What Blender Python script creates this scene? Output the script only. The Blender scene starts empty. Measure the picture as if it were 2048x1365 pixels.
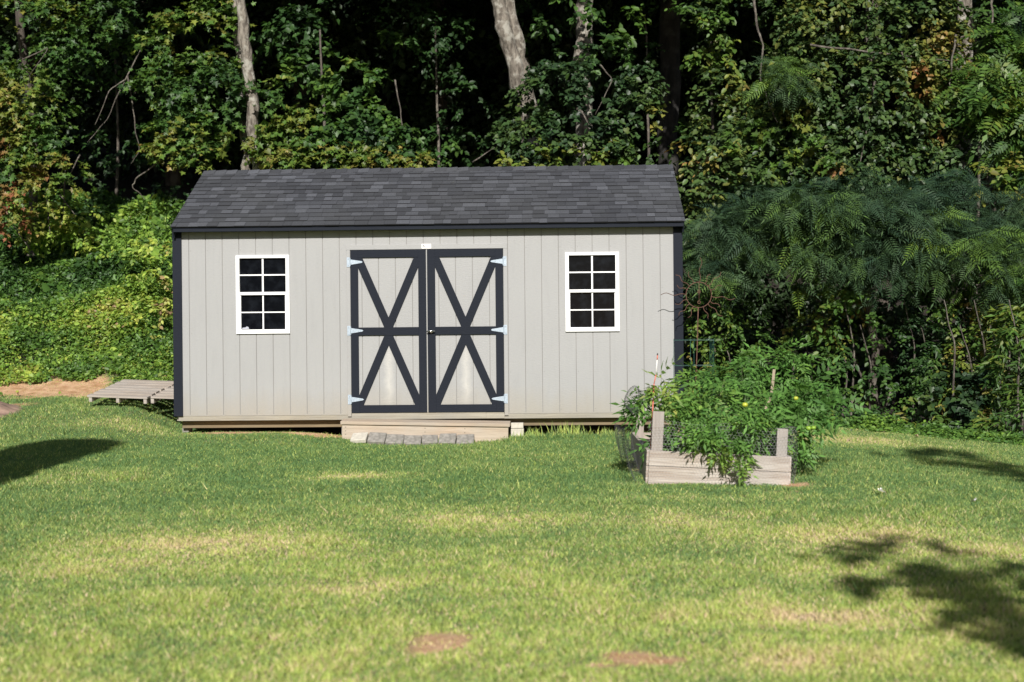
import bpy, bmesh, math, random
import numpy as np
from mathutils import Vector, Matrix

# ------------------------------------------------------------------ camera, sky, sun
SC = bpy.context.scene
COL = SC.collection
R = math.radians
F = 2844.4; CX = 1024.0; CY = 682.5; ROLL = R(0.53)
CAM = np.array([0.0, 0.0, 1.5])
RT = np.array([math.cos(ROLL), 0, -math.sin(ROLL)]); UP = np.array([math.sin(ROLL), 0, math.cos(ROLL)])
cd = bpy.data.cameras.new('camera'); cam = bpy.data.objects.new('camera', cd); COL.objects.link(cam)
m = Matrix.Identity(4)
for i in range(3):
    m[i][0] = RT[i]; m[i][1] = UP[i]; m[i][2] = (0, -1, 0)[i]; m[i][3] = CAM[i]
cam.matrix_world = m
cd.lens = 50; cd.sensor_width = 36; cd.clip_end = 1000; cd.clip_start = 0.1
cd.dof.use_dof = True; cd.dof.focus_distance = 17.0; cd.dof.aperture_fstop = 2.0
SC.camera = cam
SC.view_settings.view_transform = 'Standard'; SC.view_settings.look = 'None'
SC.view_settings.gamma = 1; SC.view_settings.exposure = 0.3
SUN_EL = 32.0
w = bpy.data.worlds.new('World'); SC.world = w; w.use_nodes = True
nt = w.node_tree; bg = nt.nodes['Background']
sky = nt.nodes.new('ShaderNodeTexSky'); sky.sky_type = 'NISHITA'; sky.sun_disc = False
sky.sun_elevation = R(SUN_EL); sky.sun_rotation = R(180)
nt.links.new(sky.outputs[0], bg.inputs[0]); bg.inputs[1].default_value = 0.05
sd = bpy.data.lights.new('sun', 'SUN'); sd.energy = 4.9; sd.angle = R(0.5); sd.color = (1, 0.96, 0.91)
sun = bpy.data.objects.new('sun', sd); COL.objects.link(sun)
TRAVEL = Vector((-0.016, 1, -math.tan(R(SUN_EL)))).normalized()
sun.rotation_euler = TRAVEL.to_track_quat('-Z', 'Y').to_euler(); sun.location = (0, -20, 20)
SC.cycles.max_bounces = 6; SC.cycles.transparent_max_bounces = 6

def W(px, py, D):
    """photo pixel + distance ahead -> world point"""
    return CAM + D * ((px - CX) / F * RT + (CY - py) / F * UP + np.array([0, 1, 0]))

rng = np.random.default_rng(7)
random.seed(7)

# ------------------------------------------------------------------ node helpers
def mat(name):
    m = bpy.data.materials.new(name); m.use_nodes = True
    return m, m.node_tree, m.node_tree.nodes['Principled BSDF']
def nd(t, kind, **kw):
    n = t.nodes.new(kind)
    for k, v in kw.items():
        if k.startswith('i_'): n.inputs[k[2:].replace('_', ' ')].default_value = v
        else: setattr(n, k, v)
    return n
def ramp(t, fac, stops, interp='LINEAR'):
    r = t.nodes.new('ShaderNodeValToRGB'); r.color_ramp.interpolation = interp
    e = r.color_ramp.elements
    while len(e) < len(stops): e.new(0.5)
    for el, (p, c) in zip(e, stops):
        el.position = p; el.color = (*c, 1) if len(c) == 3 else c
    t.links.new(fac, r.inputs[0]); return r.outputs[0]
def noise(t, scale, detail=4, coord=None, rough=0.55, stretch=None):
    n = nd(t, 'ShaderNodeTexNoise'); n.inputs['Scale'].default_value = scale
    n.inputs['Detail'].default_value = detail; n.inputs['Roughness'].default_value = rough
    if coord is None:
        tc = t.nodes.new('ShaderNodeTexCoord'); coord = tc.outputs['Object']
    if stretch:
        mp = t.nodes.new('ShaderNodeMapping'); mp.inputs['Scale'].default_value = stretch
        t.links.new(coord, mp.inputs[0]); coord = mp.outputs[0]
    t.links.new(coord, n.inputs['Vector']); return n.outputs['Fac']
def mixc(t, fac, a, b, mode='MIX'):
    x = t.nodes.new('ShaderNodeMix'); x.data_type = 'RGBA'; x.blend_type = mode
    for s, v in ((0, fac), (6, a), (7, b)):
        if isinstance(v, (int, float)): x.inputs[s].default_value = v
        elif isinstance(v, tuple): x.inputs[s].default_value = (*v, 1)
        else: t.links.new(v, x.inputs[s])
    return x.outputs[2]
def math_(t, op, a, b=None, clamp=False):
    x = t.nodes.new('ShaderNodeMath'); x.operation = op; x.use_clamp = clamp
    for s, v in ((0, a), (1, b)):
        if v is None: continue
        if isinstance(v, (int, float)): x.inputs[s].default_value = v
        else: t.links.new(v, x.inputs[s])
    return x.outputs[0]
def bump(t, p, h, dist, strength=1.0):
    b = t.nodes.new('ShaderNodeBump'); b.inputs['Distance'].default_value = dist; b.inputs['Strength'].default_value = strength
    t.links.new(h, b.inputs['Height']); t.links.new(b.outputs[0], p.inputs['Normal'])
def island(t):
    g = t.nodes.new('ShaderNodeNewGeometry'); return g.outputs['Random Per Island']

# ------------------------------------------------------------------ materials
def leaf_mat(name, stops, rough=0.5, trans=0.22, spec=0.4, val=(0.6, 1.35), jit=0.22):
    m, t, p = mat(name)
    a = nd(t, 'ShaderNodeAttribute', attribute_name='tint')
    r = island(t)
    s = math_(t, 'ADD', a.outputs['Fac'], math_(t, 'MULTIPLY', math_(t, 'SUBTRACT', r, 0.5), jit), clamp=True)
    c = ramp(t, s, stops)
    r2 = math_(t, 'FRACT', math_(t, 'MULTIPLY', r, 37.7))
    hv = t.nodes.new('ShaderNodeHueSaturation')
    t.links.new(c, hv.inputs['Color'])
    t.links.new(math_(t, 'ADD', math_(t, 'MULTIPLY', r2, val[1] - val[0]), val[0]), hv.inputs['Value'])
    t.links.new(hv.outputs[0], p.inputs['Base Color'])
    p.inputs['Roughness'].default_value = rough; p.inputs['Specular IOR Level'].default_value = spec
    tr = t.nodes.new('ShaderNodeBsdfTranslucent'); t.links.new(mixc(t, 1.0, hv.outputs[0], (1.3, 1.35, 0.6), 'MULTIPLY'), tr.inputs[0])
    mx = t.nodes.new('ShaderNodeMixShader'); mx.inputs[0].default_value = trans
    t.links.new(p.outputs[0], mx.inputs[1]); t.links.new(tr.outputs[0], mx.inputs[2])
    t.links.new(mx.outputs[0], t.nodes['Material Output'].inputs['Surface'])
    return m
M = {}
M['leaf'] = leaf_mat('foliage', [(0, (0.018, 0.045, 0.016)), (0.3, (0.035, 0.085, 0.018)), (0.55, (0.075, 0.145, 0.022)),
                                 (0.75, (0.17, 0.19, 0.03)), (0.88, (0.24, 0.17, 0.05)), (1, (0.22, 0.08, 0.04))])
M['glossy_leaf'] = leaf_mat('glossy_foliage', [(0, (0.014, 0.034, 0.016)), (0.3, (0.03, 0.066, 0.02)), (0.55, (0.065, 0.11, 0.026)),
                                 (0.75, (0.16, 0.16, 0.03)), (0.88, (0.26, 0.15, 0.05)), (1, (0.25, 0.09, 0.04))], rough=0.48, spec=0.4, trans=0.15)
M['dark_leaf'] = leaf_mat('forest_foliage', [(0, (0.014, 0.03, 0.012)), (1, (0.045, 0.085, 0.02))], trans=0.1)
M['mimosa'] = leaf_mat('feathery_foliage', [(0, (0.024, 0.052, 0.030)), (0.5, (0.05, 0.093, 0.038)), (0.8, (0.10, 0.18, 0.03)), (1, (0.26, 0.34, 0.04))], rough=0.6, trans=0.2, spec=0.2, jit=0.15, val=(0.75, 1.25))
M['tomato_leaf'] = leaf_mat('tomato_foliage', [(0, (0.05, 0.13, 0.03)), (0.5, (0.11, 0.235, 0.045)), (0.8, (0.20, 0.32, 0.06)), (1, (0.32, 0.31, 0.08))], rough=0.55, trans=0.25)
M['cover'] = leaf_mat('ground_cover_foliage', [(0, (0.035, 0.085, 0.022)), (0.35, (0.085, 0.175, 0.03)), (0.6, (0.19, 0.31, 0.045)), (0.85, (0.38, 0.42, 0.07)), (1, (0.28, 0.18, 0.10))], trans=0.25)
M['blade'] = leaf_mat('grass_blades', [(0, (0.11, 0.21, 0.075)), (0.3, (0.20, 0.30, 0.10)), (0.5, (0.36, 0.46, 0.11)), (0.65, (0.55, 0.60, 0.18)), (0.82, (0.62, 0.51, 0.30)), (1, (0.70, 0.53, 0.38))], rough=0.6, trans=0.3, spec=0.25, jit=0.26, val=(0.75, 1.25))

def bark_mat(name, a, b, c, sc=1.0):
    m, t, p = mat(name)
    n1 = noise(t, 9 * sc, 6, stretch=(1, 1, 0.25)); n2 = noise(t, 3.0 * sc, 5)
    n3 = noise(t, 30 * sc, 4, stretch=(1, 1, 0.3))
    col = mixc(t, ramp(t, n1, [(0.38, (0, 0, 0)), (0.62, (1, 1, 1))]), a, b)
    col = mixc(t, ramp(t, n2, [(0.5, (0, 0, 0)), (0.62, (1, 1, 1))]), col, c)
    t.links.new(col, p.inputs['Base Color']); p.inputs['Roughness'].default_value = 0.9
    bump(t, p, math_(t, 'ADD', n1, n3), 0.03, 0.8)
    return m
M['pale_bark'] = bark_mat('pale_bark', (0.09, 0.075, 0.06), (0.25, 0.22, 0.18), (0.37, 0.35, 0.30), 2.2)
M['dark_bark'] = bark_mat('dark_bark', (0.05, 0.04, 0.032), (0.10, 0.082, 0.066), (0.14, 0.125, 0.10))
M['black_bark'] = bark_mat('black_bark', (0.012, 0.011, 0.010), (0.03, 0.027, 0.024), (0.05, 0.046, 0.042))
M['twig'] = bark_mat('twig_bark', (0.06, 0.05, 0.042), (0.13, 0.11, 0.09), (0.19, 0.17, 0.14), 3)
M['stem'] = bark_mat('green_stem', (0.06, 0.09, 0.03), (0.10, 0.13, 0.05), (0.13, 0.15, 0.07), 3)

def paint_mat(name, base, rough=0.55, var=0.05, streak=None):
    m, t, p = mat(name)
    n = noise(t, 1.3, 5); n2 = noise(t, 14, 4, stretch=(1, 1, 0.12)); n3 = noise(t, 60, 3, stretch=(0.4, 1, 1.6))
    lo = tuple(c * (1 - var) for c in base); hi = tuple(min(1, c * (1 + var)) for c in base)
    col = mixc(t, n, lo, hi)
    col = mixc(t, math_(t, 'MULTIPLY', ramp(t, n2, [(0.5, (0, 0, 0)), (0.8, (1, 1, 1))]), 0.35), col, tuple(c * 0.82 for c in base))
    if streak: col = streak(t, col)
    t.links.new(col, p.inputs['Base Color']); p.inputs['Roughness'].default_value = rough
    bump(t, p, n3, 0.003, 0.7)
    return m
GREY = (0.322, 0.322, 0.318)
def wall_dirt(t, col):
    tc = t.nodes.new('ShaderNodeTexCoord'); sp = t.nodes.new('ShaderNodeSeparateXYZ'); t.links.new(tc.outputs['Object'], sp.inputs[0])
    z = sp.outputs['Z']
    low = ramp(t, math_(t, 'ADD', z, math_(t, 'MULTIPLY', noise(t, 5, 4, stretch=(1, 1, 0.3)), 0.35)), [(0.12, (1, 1, 1)), (0.5, (0, 0, 0))])
    col = mixc(t, math_(t, 'MULTIPLY', low, 0.5), col, (0.30, 0.255, 0.175))
    sp2 = ramp(t, noise(t, 26, 2), [(0.73, (0, 0, 0)), (0.76, (1, 1, 1))])
    return mixc(t, math_(t, 'MULTIPLY', sp2, 0.35), col, (0.30, 0.24, 0.17))
M['siding'] = paint_mat('grey_siding_paint', GREY, 0.6, 0.05, wall_dirt)
M['groove'] = paint_mat('groove_shade_nail_paint', (0.235, 0.23, 0.22), 0.8, 0.3)  # groove shade painted in as a darker tone; nail heads share it
def door_stain(t, col):
    tc = t.nodes.new('ShaderNodeTexCoord'); sp = t.nodes.new('ShaderNodeSeparateXYZ'); t.links.new(tc.outputs['Object'], sp.inputs[0])
    x = math_(t, 'ABSOLUTE', math_(t, 'ADD', sp.outputs['X'], math_(t, 'MULTIPLY', math_(t, 'SUBTRACT', noise(t, 6, 3), 0.5), 0.12)))
    zz = sp.outputs['Z']
    mx = ramp(t, x, [(0.0, (1, 1, 1)), (0.075, (0, 0, 0))])
    mz = ramp(t, zz, [(0.05, (0.2, 0.2, 0.2)), (0.3, (1, 1, 1)), (0.72, (0.8, 0.8, 0.8)), (0.82, (0, 0, 0))])
    col = mixc(t, math_(t, 'MULTIPLY', math_(t, 'MULTIPLY', mx, mz), 0.75), col, (0.50, 0.485, 0.45))
    return wall_dirt(t, col)
M['door_siding'] = paint_mat('grey_door_siding_paint', GREY, 0.6, 0.05, door_stain)
M['navy'] = paint_mat('dark_slate_trim_paint', (0.013, 0.016, 0.024), 0.7, 0.15)
M['navy'].node_tree.nodes['Principled BSDF'].inputs['Specular IOR Level'].default_value = 0.15
M['white'] = paint_mat('white_window_vinyl', (0.86, 0.86, 0.85), 0.4, 0.02)
m, t, p = mat('dark_window_glass'); M['glass'] = m
n = noise(t, 9, 5)
t.links.new(ramp(t, n, [(0.45, (0.004, 0.0045, 0.006)), (0.8, (0.012, 0.014, 0.018))]), p.inputs['Base Color'])
t.links.new(ramp(t, noise(t, 14, 6), [(0.4, (0.02,) * 3), (0.75, (0.10,) * 3)]), p.inputs['Roughness']); p.inputs['Specular IOR Level'].default_value = 0.1
m, t, p = mat('galvanised_steel'); M['galv'] = m
t.links.new(ramp(t, noise(t, 60, 3), [(0.3, (0.30, 0.36, 0.42)), (0.7, (0.46, 0.53, 0.60))]), p.inputs['Base Color'])
p.inputs['Metallic'].default_value = 0.25; p.inputs['Roughness'].default_value = 0.5
m, t, p = mat('chrome'); M['chrome'] = m
p.inputs['Base Color'].default_value = (0.6, 0.6, 0.6, 1); p.inputs['Metallic'].default_value = 1; p.inputs['Roughness'].default_value = 0.18
m, t, p = mat('black_bolt'); M['black'] = m
p.inputs['Base Color'].default_value = (0.02, 0.02, 0.02, 1); p.inputs['Roughness'].default_value = 0.5
m, t, p = mat('asphalt_shingle'); M['shingle'] = m
r = island(t)
c = ramp(t, r, [(0.0, (0.032, 0.034, 0.041)), (0.35, (0.044, 0.047, 0.055)), (0.6, (0.054, 0.057, 0.067)), (0.85, (0.070, 0.074, 0.086)), (1, (0.092, 0.097, 0.112))])
g = noise(t, 260, 2)
c = mixc(t, 0.75, c, ramp(t, g, [(0.35, (0.35,) * 3), (0.65, (1.6,) * 3)]), 'MULTIPLY')
c = mixc(t, math_(t, 'MULTIPLY', ramp(t, noise(t, 1.1, 4), [(0.4, (0, 0, 0)), (0.75, (1, 1, 1))]), 0.35), c, (0.07, 0.072, 0.07))
t.links.new(c, p.inputs['Base Color']); p.inputs['Roughness'].default_value = 0.85; bump(t, p, g, 0.004, 0.8)

def wood_mat(name, a, b, grey, gmix, axis=(0.25, 6, 6), rough=0.8):
    m, t, p = mat(name)
    n1 = noise(t, 6, 6, stretch=axis); n2 = noise(t, 1.7, 4); n3 = noise(t, 28, 4, stretch=axis)
    col = mixc(t, ramp(t, n1, [(0.35, (0, 0, 0)), (0.65, (1, 1, 1))]), a, b)
    col = mixc(t, math_(t, 'MULTIPLY', ramp(t, n2, [(0.35, (0, 0, 0)), (0.65, (1, 1, 1))]), gmix), col, grey)
    rr = island(t)
    col = mixc(t, 1.0, col, ramp(t, rr, [(0, (0.78,) * 3), (1, (1.14,) * 3)]), 'MULTIPLY')
    col = mixc(t, math_(t, 'MULTIPLY', ramp(t, n3, [(0.55, (0, 0, 0)), (0.75, (1, 1, 1))]), 0.4), col, tuple(x * 0.5 for x in a))
    t.links.new(col, p.inputs['Base Color']); p.inputs['Roughness'].default_value = rough
    bump(t, p, math_(t, 'ADD', n1, n3), 0.004, 0.7); return m
M['pine'] = wood_mat('fresh_pine_board', (0.40, 0.30, 0.21), (0.54, 0.44, 0.34), (0.42, 0.38, 0.32), 0.7)
M['rimwood'] = wood_mat('treated_rim_board', (0.27, 0.24, 0.18), (0.38, 0.35, 0.28), (0.27, 0.26, 0.23), 0.6)
M['skidwood'] = wood_mat('treated_skid_timber', (0.17, 0.12, 0.065), (0.24, 0.18, 0.10), (0.15, 0.13, 0.09), 0.5)
M['greywood'] = wood_mat('weathered_pallet_wood', (0.30, 0.24, 0.19), (0.50, 0.44, 0.38), (0.40, 0.38, 0.36), 0.6)
M['bedwood'] = wood_mat('weathered_bed_board', (0.30, 0.22, 0.16), (0.60, 0.53, 0.46), (0.54, 0.51, 0.49), 0.5)
M['postwood'] = wood_mat('weathered_post_wood', (0.32, 0.27, 0.23), (0.42, 0.36, 0.31), (0.37, 0.35, 0.33), 0.7, axis=(6, 6, 0.25))
M['stakewood'] = wood_mat('stake_wood', (0.42, 0.32, 0.22), (0.52, 0.42, 0.30), (0.45, 0.40, 0.34), 0.4, axis=(6, 6, 0.25))
def solid(name, c, rough=0.6, metal=0.0, var=0.15, sc=20):
    m, t, p = mat(name)
    t.links.new(ramp(t, noise(t, sc, 4), [(0.3, tuple(x * (1 - var) for x in c)), (0.7, tuple(min(1, x * (1 + var)) for x in c))]), p.inputs['Base Color'])
    p.inputs['Roughness'].default_value = rough; p.inputs['Metallic'].default_value = metal; return m
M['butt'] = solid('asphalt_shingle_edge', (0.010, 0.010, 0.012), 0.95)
M['concrete'] = solid('grey_concrete', (0.24, 0.225, 0.20), 0.9, var=0.35)
M['block'] = solid('pale_concrete_block', (0.50, 0.47, 0.40), 0.9, var=0.15)
M['rust'] = solid('rusty_iron', (0.12, 0.06, 0.04), 0.8, 0.2, 0.4, 60)
M['greenwire'] = solid('green_coated_wire', (0.02, 0.075, 0.06), 0.45, var=0.2)
M['wire'] = solid('galvanised_netting_wire', (0.40, 0.39, 0.39), 0.5, 0.2)
M['darkwire'] = solid('dark_netting_wire', (0.10, 0.10, 0.105), 0.6, 0.2)
M['red'] = solid('faded_red_paint', (0.62, 0.16, 0.11), 0.5)
M['whitepaint'] = solid('white_stake_paint', (0.80, 0.78, 0.75), 0.5, var=0.05)
M['tomato'] = solid('green_tomato_skin', (0.22, 0.36, 0.04), 0.25, var=0.12, sc=8)
M['yellow_tomato'] = solid('yellow_tomato_skin', (0.42, 0.46, 0.05), 0.25, var=0.12, sc=8)
M['clapboard'] = solid('pale_house_siding', (0.6, 0.58, 0.52), 0.7, var=0.04)
M['brick'] = solid('shadow_chimney_brick', (0.30, 0.13, 0.09), 0.9, var=0.25)
M['ink'] = solid('printed_ink', (0.03, 0.03, 0.03), 0.6)
M['greyink'] = solid('small_print_ink', (0.36, 0.37, 0.42), 0.6)
M['dryleaf'] = solid('dry_leaf', (0.40, 0.30, 0.18), 0.8, var=0.4)
M['rock'] = solid('pink_clay', (0.30, 0.20, 0.15), 0.9, var=0.5, sc=6)

# terrain: soil and thatch with painted-in clay mask
m, t, p = mat('lawn_soil'); M['soil'] = m
a = nd(t, 'ShaderNodeAttribute', attribute_name='clay'); b = nd(t, 'ShaderNodeAttribute', attribute_name='woods')
n1 = noise(t, 40, 6); n2 = noise(t, 3, 5)
th = mixc(t, n1, (0.14, 0.17, 0.06), (0.34, 0.33, 0.14))
th = mixc(t, math_(t, 'MULTIPLY', ramp(t, n2, [(0.4, (0, 0, 0)), (0.7, (1, 1, 1))]), 0.4), th, (0.34, 0.28, 0.16))
cl = mixc(t, ramp(t, noise(t, 9, 6), [(.3, (0, 0, 0)), (.7, (1, 1, 1))]), (0.50, 0.26, 0.12), (0.84, 0.55, 0.33))
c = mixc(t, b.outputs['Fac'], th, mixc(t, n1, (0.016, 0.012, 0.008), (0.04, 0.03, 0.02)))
c = mixc(t, a.outputs['Fac'], c, cl)
t.links.new(c, p.inputs['Base Color']); p.inputs['Roughness'].default_value = 0.95; bump(t, p, math_(t, 'ADD', n1, noise(t, 140, 3)), 0.02)

# ------------------------------------------------------------------ object helpers
def tag(o, label=None, cat=None, group=None, kind=None):
    if label: o['label'] = label
    if cat: o['category'] = cat
    if group: o['group'] = group
    if kind: o['kind'] = kind
    return o
def empty(name, loc=(0, 0, 0), rz=0, label=None, cat=None, group=None):
    o = bpy.data.objects.new(name, None); COL.objects.link(o); o.location = loc; o.rotation_euler = (0, 0, rz)
    o.empty_display_size = 0.1
    return tag(o, label, cat, group)
class MB:
    def __init__(s): s.v = []; s.f = []
    def add(s, V, Fs):
        b = len(s.v); s.v += [tuple(map(float, x)) for x in V]; s.f += [tuple(b + i for i in q) for q in Fs]
    def box(s, x0, x1, y0, y1, z0, z1):
        s.add([(x0, y0, z0), (x1, y0, z0), (x1, y1, z0), (x0, y1, z0), (x0, y0, z1), (x1, y0, z1), (x1, y1, z1), (x0, y1, z1)],
              [(0, 3, 2, 1), (4, 5, 6, 7), (0, 1, 5, 4), (1, 2, 6, 5), (2, 3, 7, 6), (3, 0, 4, 7)]); return s
    def prism(s, pts, y0, y1):
        """polygon in xz (counter-clockwise seen from -y) extruded y0..y1"""
        n = len(pts)
        s.add([(x, y0, z) for x, z in pts] + [(x, y1, z) for x, z in pts],
              [tuple(range(n)), tuple(range(2 * n - 1, n - 1, -1))] + [(i, i + n, (i + 1) % n + n, (i + 1) % n) for i in range(n)]); return s
    def tube(s, pts, rad, n=6, cap=True):
        P = [np.array(p, float) for p in pts]; k = len(P)
        if not hasattr(rad, '__len__'): rad = [rad] * k
        V = []
        T0 = None
        for i in range(k):
            T = P[min(i + 1, k - 1)] - P[max(i - 1, 0)]; T = T / (np.linalg.norm(T) + 1e-9)
            if T0 is None:
                a = np.array([0, 0, 1.0]) if abs(T[2]) < 0.9 else np.array([1.0, 0, 0])
                U = np.cross(T, a)
            else: U = U - T * U.dot(T)
            U = U / (np.linalg.norm(U) + 1e-9); T0 = T
            B = np.cross(T, U)
            for j in range(n):
                q = 2 * math.pi * j / n; V.append(P[i] + rad[i] * (math.cos(q) * U + math.sin(q) * B))
        Fs = [(i * n + j, i * n + (j + 1) % n, (i + 1) * n + (j + 1) % n, (i + 1) * n + j) for i in range(k - 1) for j in range(n)]
        if cap: Fs += [tuple(range(n - 1, -1, -1)), tuple(range((k - 1) * n, k * n))]
        s.add(V, Fs); return s
    def build(s, name, material, parent=None, smooth=False, bevel=0):
        me = bpy.data.meshes.new(name); me.from_pydata(s.v, [], s.f); me.update()
        me.materials.append(material)
        if smooth: me.polygons.foreach_set('use_smooth', [True] * len(me.polygons))
        o = bpy.data.objects.new(name, me); COL.objects.link(o); o.parent = parent
        if bevel:
            b = o.modifiers.new('bevel', 'BEVEL'); b.width = bevel; b.segments = 2; b.limit_method = 'ANGLE'
        return o

def vnoise(x, y, sc, seed):
    """smooth value noise 0..1 on numpy arrays"""
    g = np.random.default_rng(seed).random((128, 128))
    X = np.asarray(x, float) * sc + 1000; Y = np.asarray(y, float) * sc + 1000
    xi = np.floor(X).astype(int); yi = np.floor(Y).astype(int); fx = X - xi; fy = Y - yi
    fx = fx * fx * (3 - 2 * fx); fy = fy * fy * (3 - 2 * fy)
    a = g[xi % 128, yi % 128]; b = g[(xi + 1) % 128, yi % 128]; c = g[xi % 128, (yi + 1) % 128]; d = g[(xi + 1) % 128, (yi + 1) % 128]
    return (a * (1 - fx) + b * fx) * (1 - fy) + (c * (1 - fx) + d * fx) * fy
def sm(x, a, b):
    t = np.clip((np.asarray(x, float) - a) / (b - a), 0, 1); return t * t * (3 - 2 * t)

# ------------------------------------------------------------------ terrain
def ground(x, y):
    x = np.asarray(x, float); y = np.asarray(y, float)
    ys = y - 0.8 * sm(x, -4.7, -4.1) * (y > 10)
    PL = np.interp(y, [-80, 0, 6, 12.4, 14, 16, 17.9, 19.3, 20.0, 23, 26, 30, 45, 62, 300], [-1, -.05, 0, .25, .3, .44, .70, .86, 1.02, 2.2, 3.35, 4.2, 8, 18, 22])
    PM = np.interp(y, [-80, 0, 6, 12.4, 16.9, 20.5, 23, 27, 45, 62, 300], [-1, -.05, 0, .25, .36, .44, 1.1, 2.5, 7.5, 18, 22])
    PR = np.interp(y, [-80, 0, 6, 12.4, 17, 20, 24, 30, 45, 62, 300], [-1, -.05, 0, .25, .36, .40, .9, 2.4, 7.5, 18, 22])
    l = sm(-x, 4.0, 4.9); r = sm(x, 2.0, 5.0)
    z = PM * (1 - l) * (1 - r) + PL * l + PR * r
    z = z - 0.065 * np.clip(x - 3, 0, 6) * sm(y, 8, 15)
    z = z + (vnoise(x, y, 0.5, 1) - .5) * 0.05 + (vnoise(x, y, 2.1, 2) - .5) * 0.022
    z = z - 0.055 * np.exp(-((x + 1.0) / 1.25) ** 4 - ((y - 16.6) / .5) ** 2)
    z = z + 0.085 * np.exp(-((x + 3.1) / 1.15) ** 4 - ((y - 17.0) / .7) ** 2)
    z = z - 0.10 * np.exp(-((x + 0.9) / 3.2) ** 4 - ((y - 18.7) / 1.3) ** 4)
    z = z + (vnoise(x, y, 1.1, 3) - .5) * 0.35 * sm(y, 20.5, 22)
    return z
def blob(x, y, px, py, D, rx, ry):
    c = W(px, py, D); return np.exp(-(((x - c[0]) / rx) ** 2 + ((y - c[1]) / ry) ** 2))
def gpix(px, py):
    """pixel -> point where its ray meets the ground"""
    lo, hi = 4.0, 26.0
    for D in np.arange(4, 26, 0.05):
        p = W(px, py, D)
        if p[2] < ground(p[0], p[1]): return p
    return W(px, py, 20)
CLAY = []
def cp(px, py, rx, ry, s=1.0):
    c = gpix(px, py); CLAY.append((c[0], c[1], rx, ry, s))
cp(95, 782, 0.6, 0.6, 1.3); cp(20, 778, .4, .6, 1.2); cp(160, 780, .4, .6, 1.4); cp(190, 790, .5, .4, 1.0); cp(60, 796, .4, .2, .7)
cp(885, 1282, .17, .22, 1.25); cp(850, 1300, .12, .12, 1.1); cp(1262, 1318, .12, .16, 1.25); cp(1330, 1328, .12, .10, 1.0); cp(1210, 1335, .1, .06, 1)
cp(430, 858, .45, .16, .9); cp(560, 860, .6, .14, .8); cp(620, 862, .4, .12, .7); cp(1590, 972, .18, .2, .9); cp(1560, 985, .25, .08, .7); cp(1330, 970, .35, .12, .6); cp(1440, 978, .3, .08, .5)
cp(30, 812, .3, .2, .8); cp(1280, 940, .15, .3, .8); cp(1150, 866, .8, .10, .7)
cp(690, 955, .25, .25, .35); cp(1010, 1330, .3, .1, .25)
DRY = []
def dp(px, py, rx, ry, s=1.0):
    c = gpix(px, py); DRY.append((c[0], c[1], rx, ry, s))
dp(700, 955, .5, .35, 1.0); dp(420, 1090, .8, .6, .8); dp(250, 1130, .7, .4, .5); dp(1680, 880, 1.2, .8, 1.0); dp(1850, 870, 1.2, .7, .8)
dp(1380, 1045, .7, .5, .7); dp(1700, 1080, .9, .6, .9); dp(1900, 1100, .8, .5, .7); dp(1650, 1240, .3, .2, .8); dp(250, 850, .7, .4, .6); dp(960, 1040, .9, .5, .6); dp(1450, 1000, .8, .3, .4)
dp(1640, 1150, .5, .3, .4); dp(700, 1180, .4, .2, .6); dp(150, 960, .8, .5, .35); dp(1550, 1330, .4, .2, .5)
CLAY += [(-8.0, 19.35, 1.0, .42, .8), (-6.9, 19.4, .6, .40, .85), (-6.1, 19.35, .5, .42, 1.05), (-5.5, 19.2, .4, .4, 1.0), (-3.3, 17.0, .6, .22, 1.2), (-2.5, 17.0, .7, .22, 1.2)]
def mask(lst, x, y):
    r = 0
    for (a, b, rx, ry, s) in lst: r = np.maximum(r, s * np.exp(-(((x - a) / rx) ** 2 + ((y - b) / ry) ** 2)))
    return r
def clay(x, y):
    n = vnoise(x, y, 7, 11) * .6 + vnoise(x, y, 19, 12) * .4
    c = np.clip((mask(CLAY, x, y) - n * 0.7) * 3.2, 0, 1)
    under = sm(x, -4.0, -3.8) * sm(-x, -2.4, -2.2) * sm(y, 16.9, 17.05) * sm(-y, -20.5, -20.2)
    return np.clip(c + under * .7, 0, 1)

def fast_mesh(name, V, nf_verts, tmpl, n, material, parent=None, attrs=None, smooth=False):
    """n copies of a template (nf_verts verts each, faces tmpl) already placed in V"""
    me = bpy.data.meshes.new(name)
    me.vertices.add(len(V)); me.vertices.foreach_set('co', np.ascontiguousarray(V, np.float32).ravel())
    flat = np.concatenate([np.array(q) for q in tmpl]); ln = np.array([len(q) for q in tmpl])
    loops = (np.arange(n)[:, None] * nf_verts + flat[None, :]).ravel().astype(np.int32)
    tot = np.tile(ln, n); start = np.concatenate([[0], np.cumsum(tot)[:-1]]).astype(np.int32)
    me.loops.add(len(loops)); me.loops.foreach_set('vertex_index', loops)
    me.polygons.add(len(tot)); me.polygons.foreach_set('loop_start', start)
    try: me.polygons.foreach_set('loop_total', tot.astype(np.int32))
    except Exception: pass
    me.update(calc_edges=True)
    for k, arr in (attrs or {}).items():
        at = me.attributes.new(k, 'FLOAT', 'FACE'); at.data.foreach_set('value', np.repeat(arr, len(tmpl)).astype(np.float32))
    me.materials.append(material)
    o = bpy.data.objects.new(name, me); COL.objects.link(o); o.parent = parent
    return o

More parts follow.
